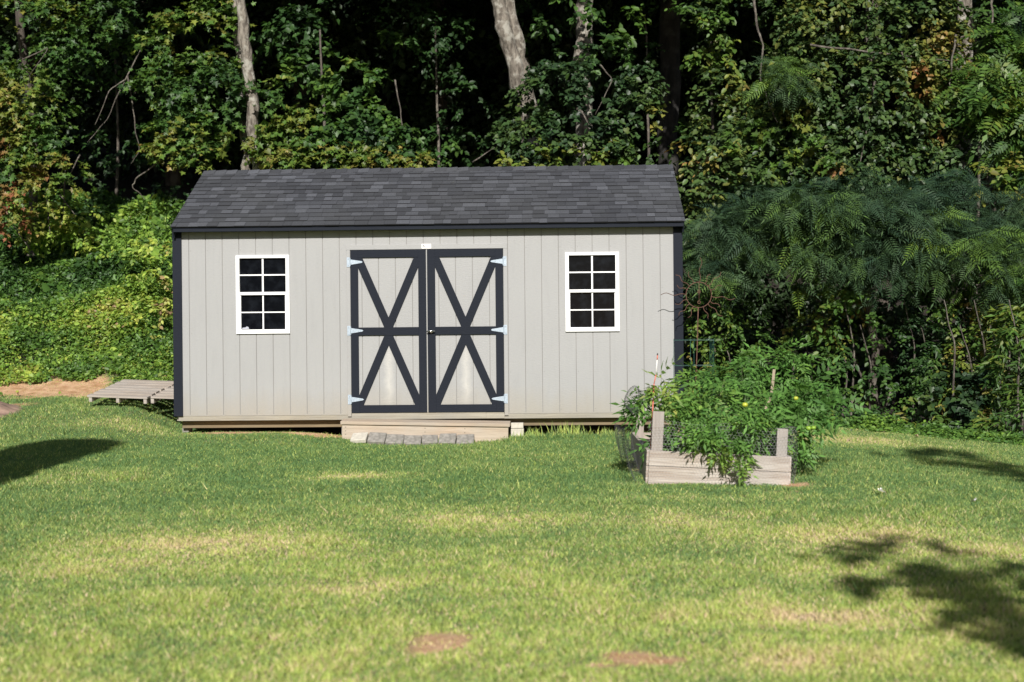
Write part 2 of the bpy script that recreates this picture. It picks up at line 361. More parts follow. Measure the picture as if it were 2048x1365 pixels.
xs = np.unique(np.round(np.concatenate([np.arange(-200, -12, 8), np.arange(-12, -8, .4), np.arange(-8, 8, .09), np.arange(8, 14, .4), np.arange(14, 201, 8)]), 3))
ys = np.unique(np.round(np.concatenate([np.arange(-80, 0, 4), np.arange(0, 5, .4), np.arange(5, 21, .09), np.arange(21, 34, .3), np.arange(34, 60, 2), np.arange(60, 301, 10)]), 3))
X, Y = np.meshgrid(xs, ys); Z = ground(X, Y)
nx, ny = len(xs), len(ys)
me = bpy.data.meshes.new('ground')
idx = (np.arange(ny - 1)[:, None] * nx + np.arange(nx - 1)[None, :]).ravel()
me.vertices.add(nx * ny); me.vertices.foreach_set('co', np.stack([X, Y, Z], -1).astype(np.float32).ravel())
me.loops.add(len(idx) * 4); me.loops.foreach_set('vertex_index', np.stack([idx, idx + 1, idx + nx + 1, idx + nx], 1).astype(np.int32).ravel())
me.polygons.add(len(idx)); me.polygons.foreach_set('loop_start', (np.arange(len(idx)) * 4).astype(np.int32))
me.update(calc_edges=True)
me.polygons.foreach_set('use_smooth', np.ones(len(idx), bool))
at = me.attributes.new('clay', 'FLOAT', 'POINT'); at.data.foreach_set('value', clay(X, Y).astype(np.float32).ravel())
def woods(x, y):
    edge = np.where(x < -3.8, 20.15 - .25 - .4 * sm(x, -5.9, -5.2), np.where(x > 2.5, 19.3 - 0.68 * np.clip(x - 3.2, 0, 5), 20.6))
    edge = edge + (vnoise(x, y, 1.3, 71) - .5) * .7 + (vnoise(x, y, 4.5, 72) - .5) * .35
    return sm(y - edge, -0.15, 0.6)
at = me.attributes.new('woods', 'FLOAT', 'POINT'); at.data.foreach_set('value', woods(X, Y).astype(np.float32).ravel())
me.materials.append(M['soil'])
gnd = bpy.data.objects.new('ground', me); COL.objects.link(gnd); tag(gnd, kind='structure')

# grass blades of the lawn: one object
def make_grass():
    P = []
    n = 1900000
    # density by distance: more blades near, fewer far
    y = 5.3 + (20.3 - 5.3) * rng.random(n) ** 1.15
    half = 0.40 * y + 2.8
    x = (rng.random(n) * 2 - 1) * half
    keep = (woods(x, y) < 0.35 + 0.3 * rng.random(n)) & (rng.random(n) > clay(x, y) * 0.86)
    keep &= ~((x > -3.95) & (x < 2.3) & (y > 17.2))
    keep &= rng.random(n) < (0.42 + 0.62 * half / 10.9)
    keep &= ~((x > 1.25) & (x < 2.42) & (y > 12.45) & (y < 14.8))
    x = x[keep]; y = y[keep]; n = len(x)
    z = ground(x, y)
    big = vnoise(x, y, .55, 21); mid = vnoise(x, y, 2.3, 22); fine = vnoise(x, y, 8, 23)
    dry = mask(DRY, x, y)
    tint = 0.20 + 0.29 * sm(-y, -12.5, -6.5) + 0.16 * (big - .5) + 0.20 * (mid - .5) + 0.22 * (fine - .5) + 0.42 * dry + (rng.random(n) - .5) * .2
    tint = tint - .07 * sm(y, 7, 10) + 0.42 * (rng.random(n) < 0.15 + .25 * dry) + 0.10 * sm(x, 3, 6) + .2 * clay(x, y)
    h = (0.012 + 0.018 * rng.random(n)) * (1 - .75 * np.clip(mask(CLAY, x, y), 0, 1)) * (0.75 + 0.7 * fine) * (1 - 0.4 * dry) * (1 + .5 * (mid > .75))
    tall = rng.random(n) < 0.006; h[tall] *= 2.0
    # grass left unmown against the shed, the step and the bed
    sh = (y > 16.55) & (y < 17.25) & (x > -0.1) & (x < 2.3); h[sh] *= 1 + 1.1 * rng.random(sh.sum())
    wd = 0.0032 + 0.0028 * rng.random(n) + 0.00012 * y
    a = rng.random(n) * 2 * math.pi
    lean = (0.35 + 0.9 * rng.random(n)) * h; la = rng.random(n) * 2 * math.pi
    V = np.zeros((n, 3, 3))
    V[:, 0] = np.stack([x - wd * np.cos(a), y - wd * np.sin(a), z - .004], 1)
    V[:, 1] = np.stack([x + wd * np.cos(a), y + wd * np.sin(a), z - .004], 1)
    V[:, 2] = np.stack([x + lean * np.cos(la), y + lean * np.sin(la), z + h], 1)
    o = fast_mesh('lawn_grass', V.reshape(-1, 3), 3, [(0, 1, 2)], n, M['blade'], attrs={'tint': np.clip(tint, 0, 1)})
    tag(o, 'short mown green lawn with yellow and straw patches in front of the shed', 'grass', kind='stuff')
make_grass()

# ------------------------------------------------------------------ leaves
def half(pts):  # outline of one side -> full folded leaf
    k = len(pts); L = [(u, w, abs(w) * 0.25 - 0.12 * u * u) for u, w in pts]
    Rr = [(u, -w, h) for (u, w, h) in L[1:-1]]
    V = np.array(L + Rr)
    return V, [tuple(range(k)), tuple([k - 1 - 0] + [k + i for i in range(k - 3, -1, -1)] + [0])[::1]]
def leafshape(pts):
    k = len(pts); L = [(u, w, abs(w) * 0.25 - 0.12 * u * u) for u, w in pts]
    V = np.array(L + [(u, -w, h) for (u, w, h) in L[1:-1]])
    return V, [tuple(range(k - 1, -1, -1)), tuple([0] + list(range(k, 2 * k - 2)) + [k - 1])]
SH = {'kite': leafshape([(0, 0), (.42, .30), (1, 0)]),
      'oval': leafshape([(0, 0), (.25, .28), (.65, .26), (1, 0)]),
      'heart': leafshape([(0.06, 0), (-.06, .30), (.30, .50), (1, 0)]),
      'lance': leafshape([(0, 0), (.35, .14), (1, 0)]),
      'maple': leafshape([(0, 0), (.02, .42), (.28, .26), (.52, .60), (.58, .20), (1.05, 0)])}
def compound(npair, ll, lw, droop=0.25, sweep=0.5, base=0.15, term=True):
    V = []; Fs = []
    def add(c, d, L, w):
        d = np.array(d, float); d /= np.linalg.norm(d); s = np.array([-d[1], d[0], 0]); b = len(V)
        c = np.array(c, float)
        V.extend([c, c + d * L * .4 + s * w, c + d * L + np.array([0, 0, -.12 * L]), c + d * L * .4 - s * w]); Fs.extend([(b, b + 3, b + 2, b + 1)])
    for i in range(npair):
        u = base + (1 - base) * i / max(1, npair - 0.3); k = math.sin(math.pi * (0.22 + 0.7 * u))
        for s in (-1, 1): add((u, 0, -droop * u * u), (sweep, s, 0), ll * k, lw * (0.5 + .5 * k))
    if term: add((.98, 0, -droop), (1, 0, -.3), ll, lw)
    b = len(V)
    V.extend([np.array(q, float) for q in ((0, -.008, 0), (0, .008, 0), (1, .004, -droop), (1, -.004, -droop))]); Fs.append((b, b + 3, b + 2, b + 1))
    return np.array(V), Fs
SH['frond'] = compound(8, .34, .030, .3, .6)
SH['pinnate'] = compound(6, .42, .085, .3, .5)
SH['tomato'] = compound(3, .52, .085, .5, .8, .3)

def unit(a): return a / (np.linalg.norm(a, axis=-1, keepdims=True) + 1e-9)
def leaves(name, P, A, N, S, shape, material, tint, parent):
    T, Fs = SH[shape]; k = len(T); n = len(P)
    A = unit(A); B = unit(np.cross(N, A)); N2 = np.cross(A, B)
    V = P[:, None] + S[:, None, None] * (T[None, :, 0, None] * A[:, None] + T[None, :, 1, None] * B[:, None] + T[None, :, 2, None] * N2[:, None])
    return fast_mesh(name, V.reshape(-1, 3), k, Fs, n, material, parent, {'tint': np.clip(tint, 0, 1)})
SUNV = np.array([0.016, -1, .62])
def sprays(C, O, Rd, twigs, K, g, sunny=0.6, droop=.35, updir=.7):
    """leaf positions on little twigs radiating from clump centres"""
    m_ = len(C)
    C = np.repeat(C, twigs, 0); O = np.repeat(O, twigs, 0); L = np.repeat(Rd, twigs) * (.6 + .8 * g.random(m_ * twigs)); cid = np.repeat(np.arange(m_), twigs)
    d = unit(O * .7 + g.normal(size=C.shape) * .65 + np.array([0, 0, .1]))
    C = np.repeat(C, K, 0); d = np.repeat(d, K, 0); L = np.repeat(L, K); O = np.repeat(O, K, 0); cid = np.repeat(cid, K)
    n = len(C); tt = np.tile((np.arange(K) + .5) / K, n // K) + (g.random(n) - .5) * .12
    P = C + d * (L * tt)[:, None]; P[:, 2] -= droop * L * tt * tt
    side = unit(np.cross(d, np.array([0, 0, 1.0]) + g.normal(size=d.shape) * .25)) * np.where(np.arange(n) % 2, 1, -1)[:, None]
    A = d * .5 + side * .8 + np.array([0, 0, -.45]) + g.normal(size=d.shape) * .3
    N = np.array([0, 0, updir]) + SUNV * sunny + O * .25 + g.normal(size=d.shape) * .42
    return P, A, N, cid
def clumps(lobes, per, g, front=True, inner=.55):
    """clump centres on/in ellipsoid lobes; per = clumps per square metre of lobe face"""
    C = []; O = []; Rr = []
    for (c, r) in lobes:
        c = np.array(c); r = np.array(r); n = max(3, int(per * 4 * r[0] * r[2]))
        d = unit(g.normal(size=(n, 3)))
        if front: d[:, 1] = np.where(d[:, 1] > .3, -d[:, 1], d[:, 1])
        f = inner + (1.12 - inner) * g.random(n) ** .7
        C.append(c + d * r * f[:, None]); O.append(d)
    return np.concatenate(C), np.concatenate(O)
def below(P):  # keep above the ground
    return P[:, 2] > ground(P[:, 0], P[:, 1]) + .02
def foliage(name, lobes, per, crad, twigs, K, size, shape, material, tint, parent, seed, sunny=.6, tvar=.25, droop=.35, gap=0, front=True, inner=.55, tscale=.8, hot=None, wall=True):
    g = np.random.default_rng(seed)
    C, O = clumps(lobes, per, g, front, inner)
    if gap: # open holes so what lies behind shows through
        q = vnoise(C[:, 0] + C[:, 1] * .3, C[:, 2], 1.1, seed + 5) * .6 + vnoise(C[:, 0], C[:, 2] + C[:, 1], 2.7, seed + 6) * .4
        k = q > gap; C = C[k]; O = O[k]
    P, A, N, cid = sprays(C, O, crad * (.6 + .8 * g.random(len(C))), twigs, K, g, sunny, droop)
    k = below(P)
    if wall: k &= ~((P[:, 0] > -4.3) & (P[:, 0] < 2.5) & (P[:, 1] < 20.75) & (P[:, 2] < 4.2))
    P, A, N, cid = P[k], A[k], N[k], cid[k]
    S = size * (.6 + .8 * g.random(len(P)))
    ct = g.random(len(C)) - .5
    t = tint + tvar * (vnoise(P[:, 0], P[:, 2] + P[:, 1] * .7, tscale, seed + 9) - .5) * 1.6 + tvar * ct[cid] * .8
    if hot:
        for (c, r, v) in hot:
            q = np.exp(-(((P - np.array(c)) / r) ** 2).sum(1)); t = t * (1 - np.clip(q * 1.5, 0, 1)) + v * np.clip(q * 1.5, 0, 1) + .18 * (ct[cid]) * q
    return leaves(name, P, A, N, S, shape, material, t, parent)
def lob(px, py, rx, ry, D, dy=0.6):
    s = D / F; return (W(px, py, D), (rx * s, dy, ry * s))
def path(pts, D):
    return [W(p[0], p[1], p[2] if len(p) > 2 else D) for p in pts]
def wob(pts, n, amp, g):
    P = [np.array(p, float) for p in pts]; out = []
    for a, b in zip(P[:-1], P[1:]):
        for i in range(n): out.append(a + (b - a) * i / n + (g.normal(size=3) * amp if out else 0))
    out.append(P[-1]); return out
def trunk_mesh(name, pts, r0, r1, material, parent, n=14, sub=5, amp=.02, rough=.09, seed=1):
    g = np.random.default_rng(seed); P = wob(pts, sub, amp, g); k = len(P)
    mb = MB(); mb.tube(P, list(np.linspace(r0, r1, k) * (1 + rough * g.normal(size=k) * .5)), n)
    V = np.array(mb.v); V += g.normal(size=V.shape) * r0 * rough * .5; mb.v = [tuple(v) for v in V]
    return mb.build(name, material, parent, smooth=True)
def bare(paths, r, parent, material=None, seed=3, name='branch', amp=.03):
    g = np.random.default_rng(seed); out = []
    for pts in paths:
        mb = MB(); P = wob(pts, 6, amp * .35, g); P = [P[0]] + [(P[i - 1] + P[i] * 2 + P[i + 1]) / 4 for i in range(1, len(P) - 1)] + [P[-1]]; mb.tube(P, list(np.linspace(r, r * .35, len(P))), 5)
        out.append(mb.build(name, material or M['twig'], parent, smooth=True))
    return out

# ------------------------------------------------------------------ forest
def front_tree(name, label, cat, trunks, bark, groups, group=None, bares=None, base=None):
    p0 = np.array(trunks[0][0][0]); root = empty(name, tuple(p0), 0, label, cat, group)
    bpy.context.view_layer.update()
    kids = []
    for i, (pts, r0, r1) in enumerate(trunks):
        kids.append(trunk_mesh('trunk', pts, r0, r1, M[bark], root, seed=hash(label) % 1000 if False else i + 11))
    for kw in groups: kids.append(foliage(parent=root, **kw))
    for b in (bares or []): kids += bare(b[0], b[1], root, seed=b[2] if len(b) > 2 else 5)
    for k in kids: k.matrix_parent_inverse = Matrix.Translation(-Vector(p0))
    return root
def shrub(name, label, cat, at, groups, group=None, bares=None):
    at = (at[0], at[1], float(ground(at[0], at[1])))
    root = empty(name, at, 0, label, cat, group); kids = []
    for kw in groups: kids.append(foliage(parent=root, **kw))
    for b in (bares or []): kids += bare(b[0], b[1], root, seed=b[2] if len(b) > 2 else 5, name=b[3] if len(b) > 3 else 'branch')
    for k in kids: k.matrix_parent_inverse = Matrix.Translation(-Vector(at))
    return root
def gp(px, D):
    p = W(px, 700, D); return np.array([p[0], D, float(ground(p[0], D)) - .1])
def G(name='crown', **kw):
    d = dict(name=name, per=9, crad=.30, twigs=4, K=6, size=.10, shape='kite', material=M['leaf'], tint=.35); d.update(kw); return d
def upper(px, D, z0, z1, rx, seed, per=5):
    """high crown above the frame: shades the wood behind"""
    p = W(px, 0, D); g = np.random.default_rng(seed); L = []
    for i in range(16):
        yy = g.uniform(-1.6, 7); zb_ = 8.6 + .24 * max(0, D + yy - 25)
        L.append(((p[0] + g.uniform(-rx, rx), D + yy, g.uniform(zb_ + .8, zb_ + 4.5)), (g.uniform(1.2, 2.0), g.uniform(1.2, 1.9), g.uniform(.8, 1.1))))
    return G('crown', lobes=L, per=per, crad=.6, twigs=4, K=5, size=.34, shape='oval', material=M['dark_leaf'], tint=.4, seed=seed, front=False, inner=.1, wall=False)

# 1 far left maple with yellow-brown tips
front_tree('maple_tree', 'leafy maple at the far left edge with rusty orange leaf tips above the bank', 'tree',
    [([gp(60, 24.6), W(70, 300, 24.6), W(40, 0, 24.4), W(20, -250, 24.4)], .08, .05)], 'dark_bark',
    [G(lobes=[lob(50, 60, 130, 90, 23.6, .7), lob(50, 200, 90, 90, 23.2, .7), lob(15, 250, 50, 120, 22.9, .5), lob(150, 90, 70, 50, 23.6), lob(90, 300, 80, 45, 23.2), lob(215, 40, 60, 40, 24.0), lob(225, 200, 35, 30, 23.2, .3)],
       per=38, crad=.26, size=.078, shape='maple', tint=.40, seed=101, gap=.40, tvar=.35,
       hot=[(W(15, 230, 22.7), (.35, 1, .7), .72), (W(105, 345, 22.9), (.45, .8, .25), .84), (W(5, 300, 22.7), (.12, 1, .12), 1.0)]),
     G('leaf_spray', lobes=[lob(105, 345, 55, 40, 22.7, .3), lob(70, 395, 40, 30, 22.7, .3), lob(20, 410, 45, 50, 22.8, .3)], per=30, crad=.2, size=.075, shape='maple', tint=.80, seed=102, tvar=.5, gap=.3),
     upper(60, 24.5, 8.2, 13, 2.0, 103)],
    bares=[([[W(285, 90, 23.3), W(250, 160, 23.3), W(215, 240, 23.3), W(175, 285, 23.2)], [W(250, 160, 23.3), W(220, 180, 23.2), W(190, 250, 23)], [W(255, 150, 23.2), W(268, 230, 23.1), W(280, 300, 23), W(262, 328, 23)], [W(20, 290, 22.7), W(25, 340, 22.7), W(5, 380, 22.7)], [W(160, 310, 22.6), W(130, 370, 22.6), W(95, 395, 22.6)], [W(45, 120, 22.7), W(100, 95, 22.7), W(60, 150, 22.6)]], .013, 6)])
# 2 pale double trunk left of the shed roof
front_tree('poplar_tree', 'tree with twin pale trunks rising behind the left end of the shed roof', 'tree',
    [([gp(528, 22.7), W(517, 330, 22.7), W(508, 240, 22.7), W(491, 100, 22.7), W(479, 0, 22.7), W(462, -250, 22.8)], .115, .07),
     ([gp(505, 23.3), W(495, 330, 23.3), W(484, 230, 23.3), W(478, 120, 23.3), W(468, 0, 23.4)], .08, .05)], 'pale_bark',
    [G(lobes=[lob(400, 90, 90, 80, 23.2), lob(420, 190, 90, 70, 23.0), lob(350, 170, 60, 40, 23.0), lob(440, 40, 28, 40, 23.3)],
       per=38, crad=.26, size=.085, shape='maple', tint=.48, seed=111, gap=.36, tvar=.4),
     G('leaf_spray', lobes=[lob(370, 275, 75, 45, 22.6, .35), lob(410, 315, 50, 28, 22.6, .3), lob(340, 300, 40, 25, 22.6, .3)], per=36, crad=.2, size=.08, shape='maple', tint=.78, seed=112, tvar=.5, gap=.25),
     G('leaf_spray', lobes=[lob(505, 188, 50, 14, 22.35, .15)], per=26, crad=.2, size=.1, shape='maple', tint=.5, seed=113, tvar=.3),
     G('leaf_spray', lobes=[lob(500, 262, 45, 14, 22.35, .15)], per=26, crad=.2, size=.1, shape='maple', tint=.5, seed=115, tvar=.3),
     upper(480, 24.5, 8.0, 13, 2.2, 114)],
    bares=[([[W(395, 130, 23.0), W(398, 175, 22.9)], [W(325, 320, 22.7), W(270, 360, 22.7), W(265, 375, 22.7), W(290, 400, 22.7)]], .016, 8)])
# 3 leaning pale trunk
front_tree('leaning_tree', 'pale trunk leaning left above the middle of the shed roof', 'tree',
    [([gp(1085, 24.6), W(1055, 240, 24.6), W(1035, 150, 24.4), W(1010, 70, 24.3), W(993, 0, 24.3), W(975, -220, 24.3)], .15, .115),
     ([gp(1080, 24.8), W(1062, 230, 24.8), W(1050, 150, 24.7), W(1030, 70, 24.6), W(1010, -20, 24.6)], .13, .10)], 'pale_bark',
    [upper(1000, 25, 8.0, 13, 2.2, 121)])
# 4 upright trunk
front_tree('upright_tree', 'upright pale brown trunk at the top of the photo, standing right of the leaning trunk', 'tree',
    [([gp(1168, 25.4), W(1168, 240, 25.4), W(1167, 100, 25.4), W(1168, 0, 25.4), W(1168, -250, 25.4)], .155, .14)], 'pale_bark',
    [G(lobes=[lob(1250, 70, 60, 45, 24.3, .4), lob(1130, 20, 60, 40, 24.6, .4), lob(1215, 110, 50, 40, 24.2)], per=12, size=.12, shape='oval', tint=.38, seed=130, gap=.3),
     upper(1180, 25.6, 8.2, 13, 2.0, 131)])
# 5 dark trunk
front_tree('dark_trunk_tree', 'straight dark trunk in deep shade behind the right end of the shed roof', 'tree',
    [([gp(1338, 28.5), W(1338, 200, 28.5), W(1345, 0, 28.5), W(1348, -250, 28.5)], .22, .19)], 'black_bark',
    [upper(1370, 25.2, 7.6, 13, 2.0, 141, 7)])
# 6 right vine-draped tree
vine_lobes = [lob(1500, 60, 130, 80, 23.4, .6), lob(1660, 50, 130, 80, 22.8, .7), lob(1800, 60, 120, 80, 22.8, .7), lob(1620, 190, 130, 90, 22.6, .7), lob(1760, 190, 140, 90, 22.4, .7), lob(1560, 300, 130, 80, 22.6, .6), lob(1720, 310, 130, 80, 22.4, .6), lob(1850, 300, 90, 90, 22.6, .5), lob(1870, 150, 60, 90, 22.8, .5), lob(1440, 260, 50, 120, 23.2, .4)]
front_tree('vine_draped_tree', 'tree smothered in heart-leaved vine with scattered orange leaves, upper right of the photo', 'tree',
    [([gp(1770, 24.2), W(1760, 300, 24.0), W(1745, 100, 24.0), W(1740, -200, 24.0)], .16, .11)], 'dark_bark',
    [G('vine_foliage', lobes=vine_lobes, per=42, crad=.22, twigs=4, K=6, size=.074, shape='heart', material=M['glossy_leaf'], tint=.46, seed=151, gap=.33, tvar=.35, droop=.7, sunny=.55,
       hot=[(W(1830, 170, 22.1), (.25, 1, .3), .9), (W(1870, 80, 22.5), (.5, 1, .3), .72), (W(1880, 270, 22.2), (.2, 1, .15), .86), (W(1660, 345, 22.1), (.2, 1, .12), .86), (W(1590, 235, 22.2), (.25, 1, .2), .7)]),
     G('leaf_spray', lobes=[lob(1560, 230, 90, 60, 22.1, .4), lob(1520, 310, 90, 40, 22.1, .4), lob(1640, 280, 70, 40, 22.0, .4)], per=10, crad=.2, size=.10, shape='maple', tint=.55, seed=152, gap=.4),
     upper(1700, 24.6, 7.6, 13, 3.0, 153, 6)],
    bares=[([[W(1508, 0, 22.2), W(1515, 60, 22.2), W(1527, 90, 22.1), W(1520, 160, 22.1), W(1535, 200, 22.1), W(1555, 245, 22.0)], [W(1760, 130, 22.0), W(1742, 190, 21.9), W(1735, 260, 21.9), W(1712, 365, 21.8)],
             [W(1912, 70, 22.2), W(1903, 130, 22.1), W(1900, 175, 22.1)], [W(1620, 90, 22.0), W(1740, 105, 22.0), W(1900, 122, 22.1)], [W(1925, 165, 22.1), W(1960, 230, 22.0), W(1978, 280, 22.0), W(1972, 390, 21.9)], [W(1984, 0, 22.2), W(1985, 50, 22.2), W(1978, 95, 22.1)], [W(1803, 105, 22), W(1812, 135, 22), W(1832, 165, 22)]], .020, 9)])
# 7 trunk at far right
front_tree('grey_trunk_tree', 'grey shaggy trunk half hidden by leaves near the right edge of the photo', 'tree',
    [([gp(1935, 24.0), W(1922, 300, 24.0), W(1925, 180, 24.0), W(1928, 60, 24.0), W(1935, -220, 24.2)], .17, .12)], 'pale_bark',
    [G('crown', lobes=[lob(2000, 40, 90, 60, 24.5), lob(1960, 20, 60, 40, 24.2)], per=8, size=.11, shape='oval', tint=.3, seed=160, gap=.45),
     upper(2000, 24.8, 8.0, 13, 2.4, 161, 6)])
# 8 sumac on the right: fern-like leaves
front_tree('sumac_tree', 'bright green sumac with fern-like leaves at the right edge of the photo', 'tree',
    [([gp(2010, 22.8), W(2000, 500, 22.8), W(2000, 300, 22.6)], .06, .04)], 'dark_bark',
    [G('crown', lobes=[lob(1990, 150, 80, 70, 22.3), lob(2020, 260, 70, 60, 22.2), lob(1970, 220, 60, 60, 22.3), lob(2030, 90, 50, 60, 22.5)], per=18, crad=.3, twigs=3, K=3, size=.32, shape='pinnate', tint=.42, seed=170, droop=.3, tvar=.3),
     G('crown', lobes=[lob(2010, 355, 60, 45, 21.9, .4), lob(1985, 385, 50, 25, 21.8, .3)], per=26, crad=.25, twigs=3, K=5, size=.11, shape='oval', tint=.72, seed=171, tvar=.2)])

# shrubs behind the shed
shrub('grapevine_thicket', 'bright green thicket of wild grapevine behind the shed roof, right of the twin pale trunks', 'shrub', W(690, 600, 23.6),
    [G('foliage', lobes=[lob(620, 285, 100, 45, 22.8, .6), lob(710, 240, 75, 35, 22.9, .6), lob(780, 295, 75, 38, 22.9, .6), lob(700, 165, 55, 38, 23.1, .5), lob(600, 175, 50, 30, 23.2, .5), lob(565, 305, 40, 40, 22.8, .4), lob(830, 322, 40, 18, 22.8, .4)],
       per=42, crad=.22, size=.085, shape='heart', tint=.44, seed=201, gap=.26, tvar=.35, droop=.5),
     G('yellow_foliage', lobes=[lob(640, 320, 130, 25, 22.4, .3), lob(780, 320, 80, 22, 22.4, .3), lob(590, 245, 40, 30, 22.6, .3)], per=44, crad=.2, size=.08, shape='maple', tint=.58, seed=202, tvar=.3)],
    bares=[([[W(790, 160, 22.8), W(800, 220, 22.8), W(808, 280, 22.7)]], .015, 4)])
shrub('broadleaf_sapling', 'dim broad-leaved sapling in shade above the grapevine thicket', 'sapling', W(640, 600, 24.6),
    [G('foliage', lobes=[lob(590, 70, 60, 40, 25.4, .5), lob(680, 40, 50, 35, 25.8, .5), lob(620, 130, 50, 30, 25.0, .5), lob(790, 100, 40, 25, 27, .5)], per=26, size=.095, shape='heart', tint=.28, seed=205, gap=.38)],
    bares=[([[gp(650, 24.6), W(650, 300, 24.6), W(640, 60, 24.6)]], .05, 3, 'trunk')])
shrub('ivy_mound', 'mound of glossy dark ivy around the feet of the leaning and upright trunks', 'shrub', W(1150, 600, 23.6),
    [G('foliage', lobes=[lob(1080, 280, 80, 70, 23.3, .5), lob(1170, 290, 100, 60, 23.1, .6), lob(1250, 250, 70, 80, 23.2, .5), lob(1120, 190, 90, 60, 23.4, .5), lob(1200, 150, 70, 60, 23.5, .5), lob(1270, 170, 35, 45, 23.5, .4), lob(1105, 130, 40, 30, 23.7, .4), lob(1010, 275, 25, 30, 23.4, .3)],
       per=38, crad=.2, size=.08, shape='heart', material=M['glossy_leaf'], tint=.36, seed=211, gap=.36, tvar=.35, droop=.7),
     G('foliage', lobes=[lob(1180, 310, 80, 25, 22.8, .3), lob(1060, 320, 60, 20, 22.8, .3)], per=26, crad=.2, size=.1, shape='oval', tint=.6, seed=212)],
    bares=[([[W(1200, 130, 23.0), W(1225, 160, 23.0), W(1190, 230, 22.9)], [W(945, 325, 22.6), W(990, 295, 22.6)], [W(1160, 220, 22.9), W(1195, 280, 22.8), W(1195, 320, 22.8)]], .014, 4)])
shrub('laurel_shrub', 'dark leathery-leaved shrub just beyond the right end of the shed roof', 'shrub', W(1400, 600, 22.6),
    [G('foliage', lobes=[lob(1400, 370, 60, 50, 21.9, .4), lob(1430, 310, 60, 40, 22.3, .4), lob(1500, 350, 60, 40, 22.0, .4), lob(1385, 420, 35, 50, 21.7, .3)], per=22, crad=.22, size=.10, shape='oval', material=M['glossy_leaf'], tint=.38, seed=215, gap=.33, tvar=.5)])
shrub('young_oak', 'pale green young oak high up between the dark trunk and the vine-draped tree', 'sapling', W(1400, 600, 24),
    [G('foliage', lobes=[lob(1420, 40, 60, 55, 23.2, .4), lob(1400, 130, 30, 50, 23.4, .3), lob(1470, 150, 30, 60, 23.2, .3), lob(1455, 210, 25, 50, 23.2, .3)], per=17, crad=.22, size=.10, shape='oval', tint=.5, seed=216, gap=.3)],
    bares=[([[gp(1425, 24), W(1425, 300, 23.8), W(1420, 60, 23.4)]], .05, 3, 'trunk')])

# mimosa
mim = [lob(1450, 470, 90, 50, 20.6, .9), lob(1560, 430, 100, 50, 20.2, .9), lob(1680, 420, 110, 55, 20.0, .9), lob(1800, 430, 100, 50, 20.1, .9), lob(1920, 480, 90, 50, 20.0, .8), lob(2020, 520, 70, 60, 19.8, .7), lob(1420, 530, 60, 30, 20.4, .6), lob(1900, 390, 70, 30, 20.6, .7), lob(1570, 150, 45, 25, 21.6, .3), lob(1650, 490, 120, 40, 20.0, .6), lob(1790, 510, 90, 35, 19.9, .6), lob(2030, 420, 50, 50, 20.4, .6)]
front_tree('mimosa_tree', 'wide spreading mimosa with dark feathery fronds, right of the shed behind the raised bed', 'tree',
    [([gp(1740, 20.6), W(1745, 830, 20.6), W(1752, 720, 20.6), W(1735, 600, 20.7), W(1742, 520, 20.8), W(1690, 450, 20.8)], .07, .04),
     ([W(1742, 540, 20.8), W(1850, 480, 20.8), W(1960, 450, 20.8)], .04, .02), ([W(1742, 560, 20.8), W(1620, 490, 20.8), W(1480, 470, 20.8)], .04, .02)], 'dark_bark',
    [G('crown', lobes=mim, per=58, crad=.27, twigs=3, K=3, size=.27, shape='frond', material=M['mimosa'], tint=.30, seed=221, droop=.25, tvar=.6, sunny=.55, inner=.3, tscale=1.0, gap=.2, hot=[(W(1890, 420, 19.6), (.25, 1.5, .12), .8), (W(1840, 480, 19.6), (.2, 1.5, .08), .9), (W(1440, 560, 20), (.25, 1.5, .1), .7)]),
     G('vine_foliage', lobes=[lob(1690, 640, 60, 70, 20.1, .4), lob(1720, 740, 60, 60, 20.0, .3), lob(1690, 800, 70, 40, 20.0, .3), lob(1690, 560, 40, 50, 20.1, .3)], per=26, crad=.18, size=.075, shape='oval', tint=.48, seed=222, droop=.8, gap=.25)],
    bares=[([[W(1765, 830, 20.2), W(1775, 800, 20.2), W(1785, 770, 20.3)], [W(1740, 830, 20.1), W(1725, 760, 20.1), W(1700, 700, 20.1)]], .03, 4)])
# undergrowth on the right, separate shrubs
def under(label, px0, D, lobes, seed, tint, shape='oval', per=34, size=.062, gapv=.33, mt='leaf', name='undergrowth_shrub', gl=None, **kw):
    shrub(name, label, 'shrub', W(px0, 800, D), [G('foliage', lobes=lobes, per=per, crad=.2, size=size, shape=shape, material=M[mt], tint=tint, seed=seed, gap=gapv, droop=.6, tvar=.4, **kw)],
          bares=[([[gp(px0, D), W(px0 + 10, 700, D), W(px0 - 12, 600, D)], [gp(px0 + 30, D), W(px0 + 45, 740, D), W(px0 + 20, 650, D)]], .02, seed, 'stem')], group='shrubs along the right-hand wood edge')
under('small-leaved green shrub directly behind the sun ornament, against the shed corner', 1420, 20.9, [lob(1400, 650, 60, 80, 20.6, .4), lob(1450, 600, 70, 60, 20.9, .4), lob(1400, 740, 50, 60, 20.3, .4), lob(1480, 700, 50, 70, 20.8, .3)], 231, .42)
under('loose brownish shrub behind the tomato plants, left of the mimosa stem', 1580, 21.2, [lob(1560, 640, 80, 70, 21.2, .4), lob(1560, 740, 70, 60, 21.0, .4), lob(1620, 600, 50, 60, 21.4, .4), lob(1600, 820, 60, 40, 20.6, .3)], 232, .45, gapv=.45, tscale=1.3)
under('dense dark green shrub just right of the mimosa stem', 1820, 20.2, [lob(1830, 700, 60, 90, 20.4, .5), lob(1840, 800, 70, 60, 19.9, .4), lob(1880, 620, 60, 70, 20.6, .4)], 233, .36, gapv=.38)
